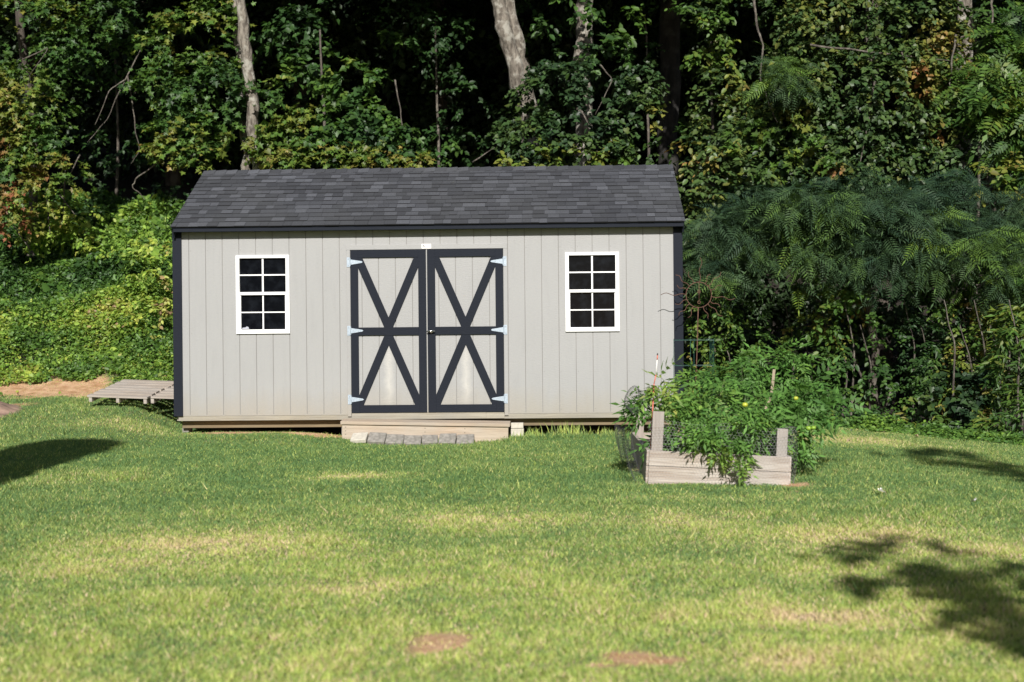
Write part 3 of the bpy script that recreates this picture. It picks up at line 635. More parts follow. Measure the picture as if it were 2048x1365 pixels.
under('shrub with sparse yellow leaves below the right end of the mimosa crown', 1930, 20.2, [lob(1930, 650, 70, 70, 20.3, .4), lob(1980, 600, 60, 60, 20.4, .4), lob(1940, 740, 60, 60, 20.0, .4)], 234, .48, gapv=.38, hot=[(W(1960, 625, 20), (.4, 1, .25), .76)])
under('large silvery-leaved shrub low beside the lawn, right of the mimosa', 1900, 19.3, [lob(1890, 820, 70, 40, 19.2, .4), lob(1930, 780, 60, 40, 19.4, .4)], 235, .34, shape='heart', size=.085, mt='glossy_leaf', gapv=.22)
under('tall narrow-leaved shrub at the right edge of the photo beside the lawn', 2030, 18.6, [lob(2030, 720, 50, 100, 18.9, .4), lob(2020, 830, 50, 50, 18.4, .4), lob(2040, 620, 40, 60, 19.2, .3), lob(1985, 850, 40, 25, 18.6, .3)], 236, .42, shape='lance', size=.13, gapv=.25)

under('low tangle of vines at the foot of the mimosa stem', 1700, 19.9, [lob(1690, 830, 70, 25, 19.9, .3), lob(1780, 835, 60, 25, 19.6, .3), lob(1640, 820, 50, 25, 20.2, .3)], 237, .40, gapv=.3)
under('narrow-leaved bush halfway between the mimosa stem and the right edge of the photo', 1960, 19.2, [lob(1960, 800, 60, 50, 19.3, .3), lob(1900, 740, 60, 50, 19.7, .3), lob(1850, 850, 50, 22, 19.2, .3)], 238, .42, shape='lance', size=.10, gapv=.32)
under('leafy bush under the middle of the mimosa crown, left of its stem', 1650, 20.8, [lob(1650, 600, 80, 60, 20.9, .4), lob(1630, 700, 60, 70, 20.9, .4), lob(1490, 620, 60, 60, 21.2, .4), lob(1500, 780, 50, 60, 20.8, .3)], 239, .42, gapv=.38)
under('leafy bush with a few yellowing leaves near the right edge under the mimosa', 2010, 19.8, [lob(2000, 700, 60, 60, 19.7, .4), lob(1860, 560, 70, 40, 20.6, .4), lob(2030, 580, 40, 50, 19.9, .3)], 240, .48, gapv=.35)
# forest behind: distant trees sharing meshes, in the shade of the front crowns
def back_forest():
    protos = []
    for v in range(3):
        g = np.random.default_rng(300 + v)
        root = empty('woodland_tree', (0, 0, 0)); tag(root, 'x', 'tree')
        g2 = [((g.uniform(-1.6, 1.6), g.uniform(-1, 1), 1.0 + 0.75 * i), (g.uniform(1.3, 2.1), g.uniform(.8, 1.4), g.uniform(.7, 1.3))) for i in range(15)]
        C, O = clumps(g2, 5.5, g, True, .2)
        P, A, N, cid = sprays(C, O, .5 * (.6 + .8 * g.random(len(C))), 4, 5, g)
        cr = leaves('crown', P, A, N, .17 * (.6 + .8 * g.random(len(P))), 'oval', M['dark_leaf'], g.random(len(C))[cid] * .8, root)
        tr = trunk_mesh('trunk', [(0, 0, -.6), (.1, 0, 4), (-.1, 0, 8), (0, 0, 12)], .22, .08, M['dark_bark'], root, seed=v)
        protos.append((root, [cr, tr]))
    spots = []
    for yy, n_, s_, o_ in ((33.5, 9, 1.0, 0), (38, 10, 1.2, 1.3), (43, 10, 1.45, .4), (48, 10, 1.7, 1.8)):
        for i in range(n_): spots.append((-14.5 + o_ + i * 29.0 / (n_ - 1) * (yy / 38), yy + (i * 7 % 5 - 2) * .35, s_))
    side = {len(spots) + i: l for i, l in enumerate(('leafy tree left of the photo edge, on the bank', 'leafy tree farther left of the photo edge, on the bank', 'leafy tree right of the photo edge beside the mimosa', 'leafy tree farther right beyond the photo edge', 'low leafy tree right of the photo edge by the lawn'))}
    spots += [(-11.6, 25.5, .85), (-14.5, 24.5, .9), (11.0, 22.6, .75), (14.0, 22, .85), (9.6, 19.3, .42)]
    used = set()
    for i, (x, y, s) in enumerate(spots):
        v = i % 3; root, ch = protos[v]
        if v in used:
            r = root.copy(); COL.objects.link(r)
            for c in ch:
                d = c.copy(); COL.objects.link(d); d.parent = r
        else: r = root; used.add(v)
        r.location = (x, y, float(ground(x, y))); r.scale = (s, s, s); r.rotation_euler = (0, 0, (i * 37 % 50 - 25) * .01)
        r['label'] = 'dark leafy tree in the deep shade of the woods behind the front row'
        r['category'] = 'tree'; r['group'] = 'shaded trees deep in the woods'
        if i in side: r['label'] = side[i]; r['group'] = 'trees beyond the edges of the photo'
back_forest()

# shaded understory right behind the front shrubs on the right
for i, (ux, uy, hh) in enumerate(((2.9, 22.6, 2.2), (4.3, 23.2, 2.4), (5.7, 22.6, 2.2), (7.1, 22.2, 2.2), (8.6, 21.4, 2.2), (3.6, 24.8, 3.2), (6.4, 24.6, 3.2), (8.8, 24.0, 3.2))):
    z_ = float(ground(ux, uy))
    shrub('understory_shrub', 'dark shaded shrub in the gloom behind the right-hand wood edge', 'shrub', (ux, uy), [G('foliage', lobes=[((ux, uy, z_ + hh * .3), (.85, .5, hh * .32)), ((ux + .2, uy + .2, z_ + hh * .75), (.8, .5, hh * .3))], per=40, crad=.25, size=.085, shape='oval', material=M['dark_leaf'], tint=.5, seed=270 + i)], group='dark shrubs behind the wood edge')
for i, (lb, sp) in enumerate((('dim sapling deep in the gap between the twin pale trunks and the leaning trunk', [(870, 70), (930, 190), (800, 40), (900, 290)]),
        ('dim sapling in the dark hollow above the bank, left of the twin pale trunks', [(230, 130), (300, 60), (250, 290), (190, 380), (330, 400)]),
        ('dim sapling in the dark gap between the upright trunk and the dark trunk', [(1290, 60), (1340, 300), (1390, 210), (1080, 60)]),
        ('dim sapling seen past the upper right edge of the vine-draped tree', [(1950, 60), (2020, 30), (1900, 30)]))):
    shrub('sapling', lb, 'sapling', W(sp[0][0], 600, 27), [G('foliage', lobes=[lob(a_, b_, 60, 42, 26.8 + .3 * j, .6) for j, (a_, b_) in enumerate(sp)], per=16, size=.10, shape='oval', material=M['leaf'], tint=.25, seed=281 + i, gap=.42)],
          bares=[([[gp(sp[0][0], 27.2), W(sp[0][0] + 8, 300, 27.2), W(sp[0][0], sp[0][1] - 30, 27.2)]], .045, 30 + i, 'trunk')])
# bank cover (left) : one uncountable mass
def bank_cover():
    g = np.random.default_rng(400)
    n = 500000
    y = 18.9 + 8.6 * g.random(n); x = -12.5 + 9.0 * g.random(n)
    keep = (woods(x, y) > .25) | ((g.random(n) < .05) & (x < -5.6)) & (g.random(n) > clay(x, y) * 2.6) & ~((x > -3.9) & (y < 20.6)) & ~((x > -5.5) & (y < 19.75) & (x < -3.9))
    dens = .35 + .9 * vnoise(x, y, 1.4, 41); keep &= g.random(n) < dens
    x = x[keep]; y = y[keep]; n = len(x); z0 = ground(x, y)
    hill = (vnoise(x, y, .9, 42) ** 1.6) * .6 * sm(y, 19.8, 22) + .05 + .22 * vnoise(x, y, 2.6, 43) ** 2 * sm(y, 19.6, 21) + .35 * sm(y, 24, 26) * vnoise(x, y, 2.2, 44)
    hill = hill * (1 + .2 * sm(x, -5.6, -4.2) * sm(y, 20.5, 22))
    z = z0 + hill * (.25 + .75 * g.random(n) ** .5) + .02
    P = np.stack([x, y, z], 1)
    A = g.normal(size=P.shape); A[:, 2] = A[:, 2] * .7 - .1
    N = np.array([0, 0, .45]) + SUNV * .5 + g.normal(size=P.shape) * .65
    kk = g.random(n) > .5 * sm(vnoise(x, y, 1.7, 48), .62, .8) * sm(y, 20.5, 21.5)
    P, A, N, x, y = P[kk], A[kk], N[kk], x[kk], y[kk]; n = len(x)
    S = np.exp(.35 * g.normal(size=n)) * (.026 + .03 * g.random(n)) * (1 + .7 * sm(y, 21.5, 25))
    q = vnoise(x, y, 1.3, 45); q2 = vnoise(x, y, 5, 46)
    t = .47 + .15 * sm(-y, -22.0, -19.8) + .65 * (q - .5) - .1 * sm(x, -5.5, -4.4) + .3 * (q2 - .5) - .18 * sm(y, 21, 24) + .3 * (g.random(n) < .05) + (g.random(n) - .5) * .25
    o = leaves('ground_cover', P, A, N, S, 'oval', M['cover'], t, None)
    for i in range(0):
        pass
    tag(o, 'low tangle of leafy weeds and vines covering the bank left of the shed', 'ground cover', kind='stuff')
bank_cover()
shrub('bramble_mound', 'bushy green bramble mound on the bank against the left eave of the shed', 'shrub', W(320, 600, 22.6),
    [G('foliage', lobes=[lob(300, 500, 60, 35, 22.6, .5), lob(330, 560, 50, 70, 22.0, .5), lob(240, 500, 60, 30, 22.8, .5), lob(320, 650, 45, 50, 21.2, .4)], per=30, crad=.2, size=.07, shape='oval', tint=.52, seed=251, gap=.15, tvar=.4, material=M['cover'])])
shrub('creeper_tangle', 'hanging tangle of creepers at the top of the bank, left edge of the photo', 'shrub', W(60, 600, 24.2),
    [G('foliage', lobes=[lob(60, 450, 90, 40, 23.6, .5), lob(150, 440, 60, 50, 23.9, .5), lob(30, 400, 50, 60, 23.6, .4), lob(190, 470, 60, 25, 23.8, .4)], per=22, crad=.2, size=.08, shape='oval', tint=.45, seed=252, gap=.3, tvar=.4, material=M['cover'])],
    bares=[([[W(120, 390, 23), W(150, 430, 23)], [W(60, 500, 23.2), W(20, 440, 23.2), W(35, 380, 23)], [W(130, 330, 23), W(125, 440, 23)], [W(95, 400, 23), W(100, 470, 23)]], .016, 4)])
# low weeds along the right-hand wood edge
def edge_weeds():
    g = np.random.default_rng(410); n = 26000
    x = 2.4 + 5.6 * g.random(n); e = 19.3 - .68 * np.clip(x - 3.2, 0, 5)
    y = e + g.normal(size=n) * .28 + .25
    k = g.random(n) < .25 + vnoise(x, y, 2.5, 61); x = x[k]; y = y[k]; n = len(x)
    z = ground(x, y) + (.02 + .13 * g.random(n) * vnoise(x, y, 3, 62) * 1.6) * sm(y - (19.3 - .68 * np.clip(x - 3.2, 0, 5)), -.4, .4)
    P = np.stack([x, y, z], 1); A = g.normal(size=P.shape); A[:, 2] *= .4
    N = np.array([0, 0, .8]) + SUNV * .5 + g.normal(size=P.shape) * .4
    o = leaves('edge_weeds', P, A, N, .035 + .035 * g.random(n), 'oval', M['cover'], .30 + .4 * (vnoise(x, y, 3, 63) - .5) + (g.random(n) - .5) * .2, None)
    tag(o, 'strip of low green weeds where the lawn meets the woods on the right', 'weeds', kind='stuff')
edge_weeds()

# ------------------------------------------------------------------ shed
YAW = R(-1.6)
ax = np.array([math.cos(YAW), math.sin(YAW), 0]); ay = np.array([-math.sin(YAW), math.cos(YAW), 0])
O0 = np.array([W(855, 640, 17.14)[0], 17.14, 0])      # a point on the front wall plane
def onwall(px, py, off=0):
    d = W(px, py, 1.0) - CAM; o = O0 + ay * off
    k = (o - CAM).dot(ay) / d.dot(ay); q = CAM + d * k; return (q - O0).dot(ax), q[2]
xl = onwall(350.5, 650)[0]; z0 = (onwall(360, 832)[1] + onwall(1265, 826.5)[1]) / 2
BASE = O0 + ax * xl; BASE[2] = z0
def L(px, py, off=0):
    a, z = onwall(px, py, off); return a - xl, z - z0
SW = L(1364, 650)[0]; DEP = 3.05; WH = L(855, 455)[1]
OV = .135; ridge_y = DEP / 2
ze = L(855, 449, -OV)[1]; zr = L(878, 339.5, ridge_y)[1]
print('shed width', SW, 'wall', WH, 'eave', ze, 'ridge', zr, 'floor z', z0)
shed = empty('shed', tuple(BASE), YAW, 'grey wooden garden shed with dark shingle roof, dark trim and crossed double doors', 'shed')
# door and windows in local coordinates
dxl = L(702.5, 660)[0]; dxr = L(1007, 660)[0]; dz0 = L(855, 825)[1]; dz1 = L(855, 499.5)[1]
wins = []
for (a, b, c, d) in ((472.5, 579.5, 511, 668), (1130.5, 1238.5, 505, 663.5)):
    m_ = ((a + b) / 2, (c + d) / 2)
    wins.append((L(a, m_[1])[0], L(b, m_[1])[0], L(m_[0], d)[1], L(m_[0], c)[1]))
def second(o, material, faces):
    o.data.materials.append(material); mi = np.zeros(len(o.data.polygons), np.int32); mi[list(faces)] = 1; o.data.polygons.foreach_set('material_index', mi); return o
def siding(x0, x1, z0_, z1_, holes, y=0.0, gw=.009, gd=.008, phase=0.10, step=.2032, face=-1):
    """grooved panel with openings, in xz at depth y"""
    gx = []; k = math.ceil((x0 - phase) / step)
    while phase + k * step < x1: gx.append(phase + k * step); k += 1
    xs_ = {x0, x1}; zs_ = {z0_, z1_}
    for g_ in gx:
        if x0 < g_ - gw / 2 and g_ + gw / 2 < x1: xs_ |= {g_ - gw / 2, g_ + gw / 2}
    for h in holes:
        for q in h[:2]:
            if x0 < q < x1: xs_.add(q)
        for q in h[2:]:
            if z0_ < q < z1_: zs_.add(q)
    xs_ = sorted(xs_); zs_ = sorted(zs_); mb = MB(); mb.gr = []
    dep = []
    for a, b in zip(xs_[:-1], xs_[1:]):
        c = (a + b) / 2; ing = any(abs(c - g_) < gw / 2 for g_ in gx); dep.append(y - face * gd if ing else y)
    for i, (a, b) in enumerate(zip(xs_[:-1], xs_[1:])):
        for c, d in zip(zs_[:-1], zs_[1:]):
            if any(h[0] <= (a + b) / 2 <= h[1] and h[2] <= (c + d) / 2 <= h[3] for h in holes): continue
            q = [(a, dep[i], c), (b, dep[i], c), (b, dep[i], d), (a, dep[i], d)]
            if dep[i] != y: mb.gr.append(len(mb.f))
            mb.add(q, [(0, 1, 2, 3) if face < 0 else (3, 2, 1, 0)])
            if i + 1 < len(dep) and dep[i + 1] != dep[i]:
                mb.add([(b, dep[i], c), (b, dep[i + 1], c), (b, dep[i + 1], d), (b, dep[i], d)], [(0, 1, 2, 3)])
    return mb
phase = L(379, 640)[0]
doorhole = (dxl - .004, dxr + .004, -.1, dz1 + .004)
holes = [(a + .02, b - .02, c + .02, d - .02) for a, b, c, d in wins] + [doorhole]
mb = siding(0, SW, 0, WH + .1, holes, 0, phase=phase)
# thickness at the siding foot and round the openings
mb.box(0, dxl - .004, .0005, .012, -.001, .012); mb.box(dxr + .004, SW, .0005, .012, -.001, .012)
def grooved(mb, o):
    o.data.materials.append(M['groove']); mi = np.zeros(len(o.data.polygons), np.int32); mi[mb.gr] = 1; o.data.polygons.foreach_set('material_index', mi); return o
nf0 = len(mb.f); gn = random.Random(3)
for k in range(int(SW / .2032) + 1):
    for zz in (.05, .5, 1.0, 1.5, 2.0):
        x_ = phase + k * .2032 + .022 + gn.uniform(-.004, .004)
        if 0.1 < x_ < SW - .1 and not (dxl - .07 < x_ < dxr + .07) and gn.random() < .8 and not any(h[0] - .05 < x_ < h[1] + .05 and h[2] - .05 < zz < h[3] + .05 for h in holes): mb.tube([(x_, -.0012, zz), (x_, .001, zz)], .004, 6)
mb.gr += [i for i in range(nf0, len(mb.f))]
grooved(mb, mb.build('front_wall', M['siding'], shed))
mb = MB()
mb.add([(0, .012, -.0), (0, DEP, 0), (0, DEP, WH), (0, ridge_y, zr - .03), (0, .012, WH + .05)], [(4, 3, 2, 1, 0)])
mb.build('left_wall', M['siding'], shed)
mb = MB(); mb.add([(SW, .012, 0), (SW, DEP, 0), (SW, DEP, WH), (SW, ridge_y, zr - .03), (SW, .012, WH + .05)], [(0, 1, 2, 3, 4)])
mb.build('right_wall', M['siding'], shed)
siding(0, SW, 0, WH + .05, [], DEP, phase=phase, face=1).build('back_wall', M['siding'], shed)
MB().box(.03, SW - .03, .02, DEP - .02, -.03, -.004).build('floor', M['rimwood'], shed)
# corner boards
cw = .108
for (a, b, c, d) in ((-.022, cw - .02, -.022, -.001), (SW - cw + .012, SW + .014, -.022, -.001), (-.022, cw - .02, DEP + .001, DEP + .02), (SW - cw + .012, SW + .014, DEP + .001, DEP + .02)):
    zt = L(855, 461, -.02)[1] + .05
    MB().box(a, b, c, d, -.002, zt).build('corner_trim', M['navy'], shed, bevel=.002)
for (a, b) in ((-.0215, -.0005), (SW + .0005, SW + .0135)):
    MB().box(a, b, .0005, .09, -.002, WH).build('corner_trim', M['navy'], shed, bevel=.002)
# fascia and soffit
exl = L(346, 455, -OV)[0]; exr = L(1367.5, 447, -OV)[0]
fz1 = L(855, 447.5, -OV)[1]; fz0 = L(855, 459, -OV)[1]
MB().box(exl, exr, -OV, -OV + .022, fz0, fz1).build('fascia', M['navy'], shed, bevel=.003)
MB().box(exl, exr, DEP + OV - .022, DEP + OV, fz0, fz1).build('fascia', M['navy'], shed, bevel=.003)
MB().box(exl + .002, exr - .002, -OV + .0225, -.002, fz0 + .008, fz0 + .02).build('soffit', M['navy'], shed)
# roof deck, rake boards and shingles
sl = math.atan2(zr - ze, ridge_y + OV); ca, sa = math.cos(sl), math.sin(sl); LEN = math.hypot(zr - ze, ridge_y + OV)
rxl = L(343.5, 450, -OV)[0]; rxr = L(1368.5, 440, -OV)[0]
roof = MB()
for s in (0, 1):
    def q(x, u, h):   # u up the slope from the eave, h above the deck
        y = -OV - .012 + u * ca - h * sa; z = ze + .0 + u * sa + h * ca
        return (x, y if s == 0 else DEP - y, z)
    P8 = [q(rxl, 0, -.03), q(rxr, 0, -.03), q(rxr, LEN + .01, -.03), q(rxl, LEN + .01, -.03), q(rxl, 0, -.004), q(rxr, 0, -.004), q(rxr, LEN + .01, -.004), q(rxl, LEN + .01, -.004)]
    roof.add(P8, [(0, 3, 2, 1), (4, 5, 6, 7), (0, 1, 5, 4), (1, 2, 6, 5), (2, 3, 7, 6), (3, 0, 4, 7)])
rf = roof.build('roof', M['navy'], shed)
sh = MB(); g = random.Random(5); NC = 14; ex = LEN / (NC + .35)
for s in (0, 1):
    def q(x, u, h):
        y = -OV - .012 + u * ca - h * sa; z = ze + u * sa + h * ca
        return (x, y if s == 0 else DEP - y, z)
    for c in range(NC + 1):
        u0 = c * ex - (.012 if c == 0 else 0); u1 = min(u0 + ex * 1.25, LEN + .006)
        x = rxl - .012 - g.random() * .12
        while x < rxr + .012:
            wd = g.choice([.10, .13, .16, .18, .20, .14]); a = max(x, rxl - .012); b = min(x + wd - .0025, rxr + .012); x += wd
            if b - a < .01: continue
            th = g.choice([.010, .010, .014, .015]); du = g.uniform(-.002, .002)
            V = [q(a, u0 + du, .001), q(b, u0 + du, .001), q(b, u1, .0005), q(a, u1, .0005), q(a, u0 + du, th), q(b, u0 + du, th), q(b, u1, .003), q(a, u1, .003)]
            sh.add(V, [(0, 3, 2, 1), (4, 5, 6, 7), (0, 1, 5, 4), (1, 2, 6, 5), (2, 3, 7, 6), (3, 0, 4, 7)])
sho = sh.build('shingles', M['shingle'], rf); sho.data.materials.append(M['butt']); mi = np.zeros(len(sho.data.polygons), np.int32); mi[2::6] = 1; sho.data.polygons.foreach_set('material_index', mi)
cap = MB(); x = rxl - .012
while x < rxr + .0:
    b = min(x + .16, rxr + .012); h = .010
    top = []
    for (xx, hh) in ((x, h + .001), (b, h + .012)):
        for (dy, dz) in ((-.10, -.10 * math.tan(sl)), (0, .006), (.10, -.10 * math.tan(sl))): top.append((xx, ridge_y + dy, zr + dz + hh + .004))
    cap.add(top + [(p[0], p[1], p[2] - .006) for p in top], [(0, 3, 4, 1), (1, 4, 5, 2), (3, 9, 10, 4), (4, 10, 11, 5), (0, 6, 9, 3), (2, 5, 11, 8), (0, 1, 7, 6), (1, 2, 8, 7)])
    x += .145
cap.build('ridge_cap', M['shingle'], rf)
for xx in (rxl, rxr - .02):
    mb = MB()
    for s in (0, 1):
        def q(x, u, h):
            y = -OV + u * ca - h * sa; z = ze + u * sa + h * ca
            return (x, y if s == 0 else DEP - y, z)
        mb.add([q(xx, 0, -.14), q(xx + .02, 0, -.14), q(xx + .02, LEN, -.14), q(xx, LEN, -.14), q(xx, 0, -.032), q(xx + .02, 0, -.032), q(xx + .02, LEN, -.032), q(xx, LEN, -.032)],
               [(0, 3, 2, 1), (4, 5, 6, 7), (0, 1, 5, 4), (1, 2, 6, 5), (2, 3, 7, 6), (3, 0, 4, 7)])
    mb.build('rake_board', M['navy'], shed)
# door casing
cs = MB()
cs.box(dxl - .052, dxr + .052, -.018, -.0008, dz1 + .004, dz1 + .062)
cs.box(dxl - .048, dxl - .005, -.017, -.0008, -.02, dz1 + .0035); cs.box(dxr + .005, dxr + .052, -.017, -.0008, -.02, dz1 + .0035)
cs.build('door_casing', M['siding'], shed, bevel=.002)
# doors
gap = .020; mid = (dxl + dxr) / 2
for side, (a, b) in enumerate(((dxl, mid - gap / 2), (mid + gap / 2, dxr))):
    c = (a + b) / 2; hw = (b - a) / 2
    dr = siding(-hw, hw, 0, dz1 - dz0, [], -.004, phase=-hw + .135, step=.2032)
    dr.box(-hw, hw, .005, .03, .0, dz1 - dz0)
    d = grooved(dr, dr.build('door', M['door_siding'], shed)); d.location = (c, 0, dz0)
    H = dz1 - dz0; tw = .092; y0_, y1_ = -.024, -.0045
    zm0 = L(780, 671)[1] - dz0; zm1 = L(780, 655)[1] - dz0
    tr = MB()
    tr.box(-hw, -hw + tw, y0_, y1_, 0, H); tr.box(hw - tw, hw, y0_, y1_, 0, H)
    tr.box(-hw + tw, hw - tw, y0_ + .001, y1_, 0, tw); tr.box(-hw + tw, hw - tw, y0_ + .001, y1_, H - tw, H); tr.box(-hw + tw, hw - tw, y0_ + .0005, y1_, zm0, zm1)
    tr.build('door_trim', M['navy'], d, bevel=.0015)
    br = MB()
    def diag(p, q_):
        p = np.array(p); q_ = np.array(q_); t_ = (q_ - p) / np.linalg.norm(q_ - p); n_ = np.array([-t_[1], t_[0]]) * .047
        # clip the strip between the two z levels
        zt, zb = max(p[1], q_[1]), min(p[1], q_[1]); pts = []
        for s in (1, -1):
            for z in (zt, zb):
                k = (z - (p[1] + s * n_[1])) / t_[1]; pts.append((p[0] + s * n_[0] + k * t_[0], z))
        xs1 = sorted(pts[:2] + pts[2:], key=lambda v: (v[1], v[0]))
        lo = xs1[:2]; hi = xs1[2:]
        poly = [lo[0], lo[1], hi[1], hi[0]]
        # clip in x to between the stiles
        def clip(poly, f, xx):
            out = []
            for i in range(len(poly)):
                A_, B_ = poly[i], poly[(i + 1) % len(poly)]; ia, ib = f(A_[0]), f(B_[0])
                if ia: out.append(A_)
                if ia != ib:
                    k = (xx - A_[0]) / (B_[0] - A_[0]); out.append((xx, A_[1] + k * (B_[1] - A_[1])))
            return out
        poly = clip(poly, lambda v: v >= -hw + tw, -hw + tw); poly = clip(poly, lambda v: v <= hw - tw, hw - tw)
        off[0] += .0006
        br.prism(poly, y0_ + .003 + off[0], y1_)
    off = [0]
    diag((-hw + tw, H - tw), (0, zm1 - .0)); diag((hw - tw, H - tw), (0, zm1)); diag((-hw + tw, tw), (0, zm0)); diag((hw - tw, tw), (0, zm0))
    br.build('cross_brace', M['navy'], d)
    sgn = -1 if side == 0 else 1
    for py in (525, 662, 799.5):
        zc = L(702 if side == 0 else 1007, py - (2 if side else 0))[1] - dz0; hx = sgn * hw; hg = MB()
        pl = sorted((hx + sgn * .006, hx + sgn * .044)); hg.box(pl[0], pl[1], -.024, -.0185, zc - .058, zc + .058)
        st = [(hx - sgn * .0, zc - .032), (hx - sgn * .135, zc - .011), (hx - sgn * .150, zc), (hx - sgn * .135, zc + .011), (hx, zc + .032)]
        if sgn > 0: st = st[::-1]
        hg.prism(st[::-1] if sgn < 0 else st[::-1], -.0295, -.0245)
        hg.tube([(hx + sgn * .003, -.027, zc - .05), (hx + sgn * .003, -.027, zc + .05)], .006, 8)
        nh = len(hg.f)
        for (bx, bz) in ((hx - sgn * .03, 0), (hx - sgn * .09, 0), (hx + sgn * .025, .038), (hx + sgn * .025, -.038)):
            hg.tube([(bx, -.032, zc + bz), (bx, -.0245, zc + bz)], .004, 6)
        second(hg.build('hinge', M['galv'], d), M['greyink'], range(nh, len(hg.f)))
    if side == 1:
        zc = L(862, 663)[1] - dz0; hb = MB()
        hb.tube([(-hw + .04, -.026, zc), (-hw + .04, -.06, zc)], .009, 10)
        hb.tube([(-hw - .01, -.062, zc - .004), (-hw + .015, -.066, zc + .002), (-hw + .05, -.066, zc + .004), (-hw + .09, -.060, zc)], [.008, .012, .012, .006], 10)
        hb.tube([(-hw + .04, -.0245, zc), (-hw + .04, -.032, zc)], .022, 14)
        hb.build('handle', M['chrome'], d, smooth=True)
MB().box(mid - gap / 2 + .004, mid + gap / 2 - .004, -.020, .02, dz0, dz1).build('astragal', M['siding'], shed)
# windows
for (a, b, c, d) in wins:
    fr = MB(); fw = .045
    fr.box(a, a + fw, -.024, .03, c, d); fr.box(b - fw, b, -.024, .03, c, d)
    fr.box(a + fw, b - fw, -.0235, .03, c, c + .052); fr.box(a + fw, b - fw, -.0235, .03, d - .036, d)
    zm = (c + d) / 2 - .0 ; H = d - c; W_ = b - a
    zmid = d - H * (587.5 - 511) / 157
    fr.box(a + fw, b - fw, -.016, .024, zmid - .018, zmid + .018)
    wd = fr.build('window', M['white'], shed, bevel=.003)
    gr = MB()
    xm = (a + b) / 2
    zu = d - H * (550.5 - 511) / 157; zl = d - H * (625 - 511) / 157
    gr.box(xm - .010, xm + .010, -.006, .010, zmid + .018, d - .036); gr.box(a + fw, xm - .010, -.005, .009, zu - .008, zu + .008); gr.box(xm + .010, b - fw, -.005, .009, zu - .008, zu + .008)
    gr.box(xm - .008, xm + .008, .002, .016, c + .052, zmid - .018); gr.box(a + fw + .012, xm - .008, .003, .015, zl - .007, zl + .007); gr.box(xm + .008, b - fw - .012, .003, .015, zl - .007, zl + .007)
    gr.box(a + fw, a + fw + .012, -.004, .02, c + .052, zmid - .018); gr.box(b - fw - .012, b - fw, -.004, .02, c + .052, zmid - .018)
    gr.build('grille', M['white'], wd)
    MB().box(a + fw - .005, b - fw + .005, .012, .016, zmid, d - .03).build('upper_pane', M['glass'], wd)
    MB().box(a + fw - .005, b - fw + .005, .018, .022, c + .045, zmid - .001).build('lower_pane', M['glass'], wd)
    if a < 2:
        MB().box(a + .115, a + .165, .0165, .0178, c + .062, c + .085).add if False else None
        MB().prism([(a + .06, c + .06), (a + .15, c + .06), (a + .14, c + .085), (a + .12, c + .09), (a + .105, c + .078), (a + .07, c + .075)], .0165, .0175).build('sticker', M['greyink'], wd)
# nameplate with a small roof mark and a line of tiny illegible print
px0, pz0 = L(843.5, 499); px1, pz1 = L(862.5, 489)
np_ = MB().box(px0, px1, -.0225, -.0185, pz0 + .006, pz1 + .004).build('nameplate', M['whitepaint'], shed)
h_ = pz1 - pz0
mk = MB(); cx_, cz_ = px0 + .026, pz0 + h_ * .55 + .004
mk.prism([(cx_ - .015, cz_ - .010), (cx_ - .007, cz_ - .010), (cx_, cz_ + .004), (cx_ + .007, cz_ - .010), (cx_ + .015, cz_ - .010), (cx_, cz_ + .017)], -.0240, -.0228)
mk.build('roof_mark', M['ink'], np_)
mk = MB()
for i in range(6): mk.box(px0 + .048 + i * .0095, px0 + .054 + i * .0095, -.0238, -.0228, cz_ + .002, cz_ + .012)
mk.build('small_print', M['greyink'], np_)
# floor frame: rim board, skids, blocks
rz1 = -.003; rz0 = L(1150, 836)[1] - .002
MB().box(.03, SW - .005, .004, .04, rz0 - .0, rz1).build('rim_board', M['rimwood'], shed)
MB().box(.03, SW - .005, DEP - .04, DEP - .004, rz0, rz1).build('rim_board', M['rimwood'], shed)
MB().box(.0, .035, .045, DEP - .045, rz0, rz1).build('rim_board', M['rimwood'], shed)
MB().box(SW - .04, SW - .005, .045, DEP - .045, rz0, rz1).build('rim_board', M['rimwood'], shed)
MB().box(dxl + .0, dxr - .22, -.012, .0035, -.055, dz0 - .002).box(dxr - .218, dxr - .0, -.011, .0035, -.055, dz0 - .004).build('threshold_board', M['rimwood'], shed)
for yy in (.10, 1.0, 1.95, 2.85): MB().box(.05, SW - .05, yy, yy + .09, rz0 - .092, rz0 - .002).build('skid', M['skidwood'], shed)
def gz(lx, ly):
    p = BASE + ax * lx + ay * ly; return float(ground(p[0], p[1])) - z0
for (lx, ly) in ((.03, .16), (L(1033, 860)[0] - .06, .06), (SW - .35, .06), (2.0, .06), (.1, 2.8), (SW - .35, 2.8), (3, 1.4)):
    MB().box(lx, lx + (.13 if lx > 1 else .08), ly, ly + .2, gz(lx, ly) - .05, rz0 - .094).build('concrete_block', M['concrete'] if lx < 5 else M['concrete'], shed, bevel=.006)

# concrete-block pair visible right of the step
bx, bz = L(1022, 872, -.02)
t_ = empty('support_block', tuple(BASE + ax * (bx + .0) + ay * (-.06) + np.array([0, 0, gz(bx + .08, -.05)])), YAW, 'pale concrete block stack under the shed beside the right end of the step', 'block')
MB().box(0, .155, 0, .12, -.03, .095).build('lower_block', M['block'], t_, bevel=.005)
MB().box(.002, .150, .002, .12, .099, .165).build('upper_block', M['block'], t_, bevel=.005)

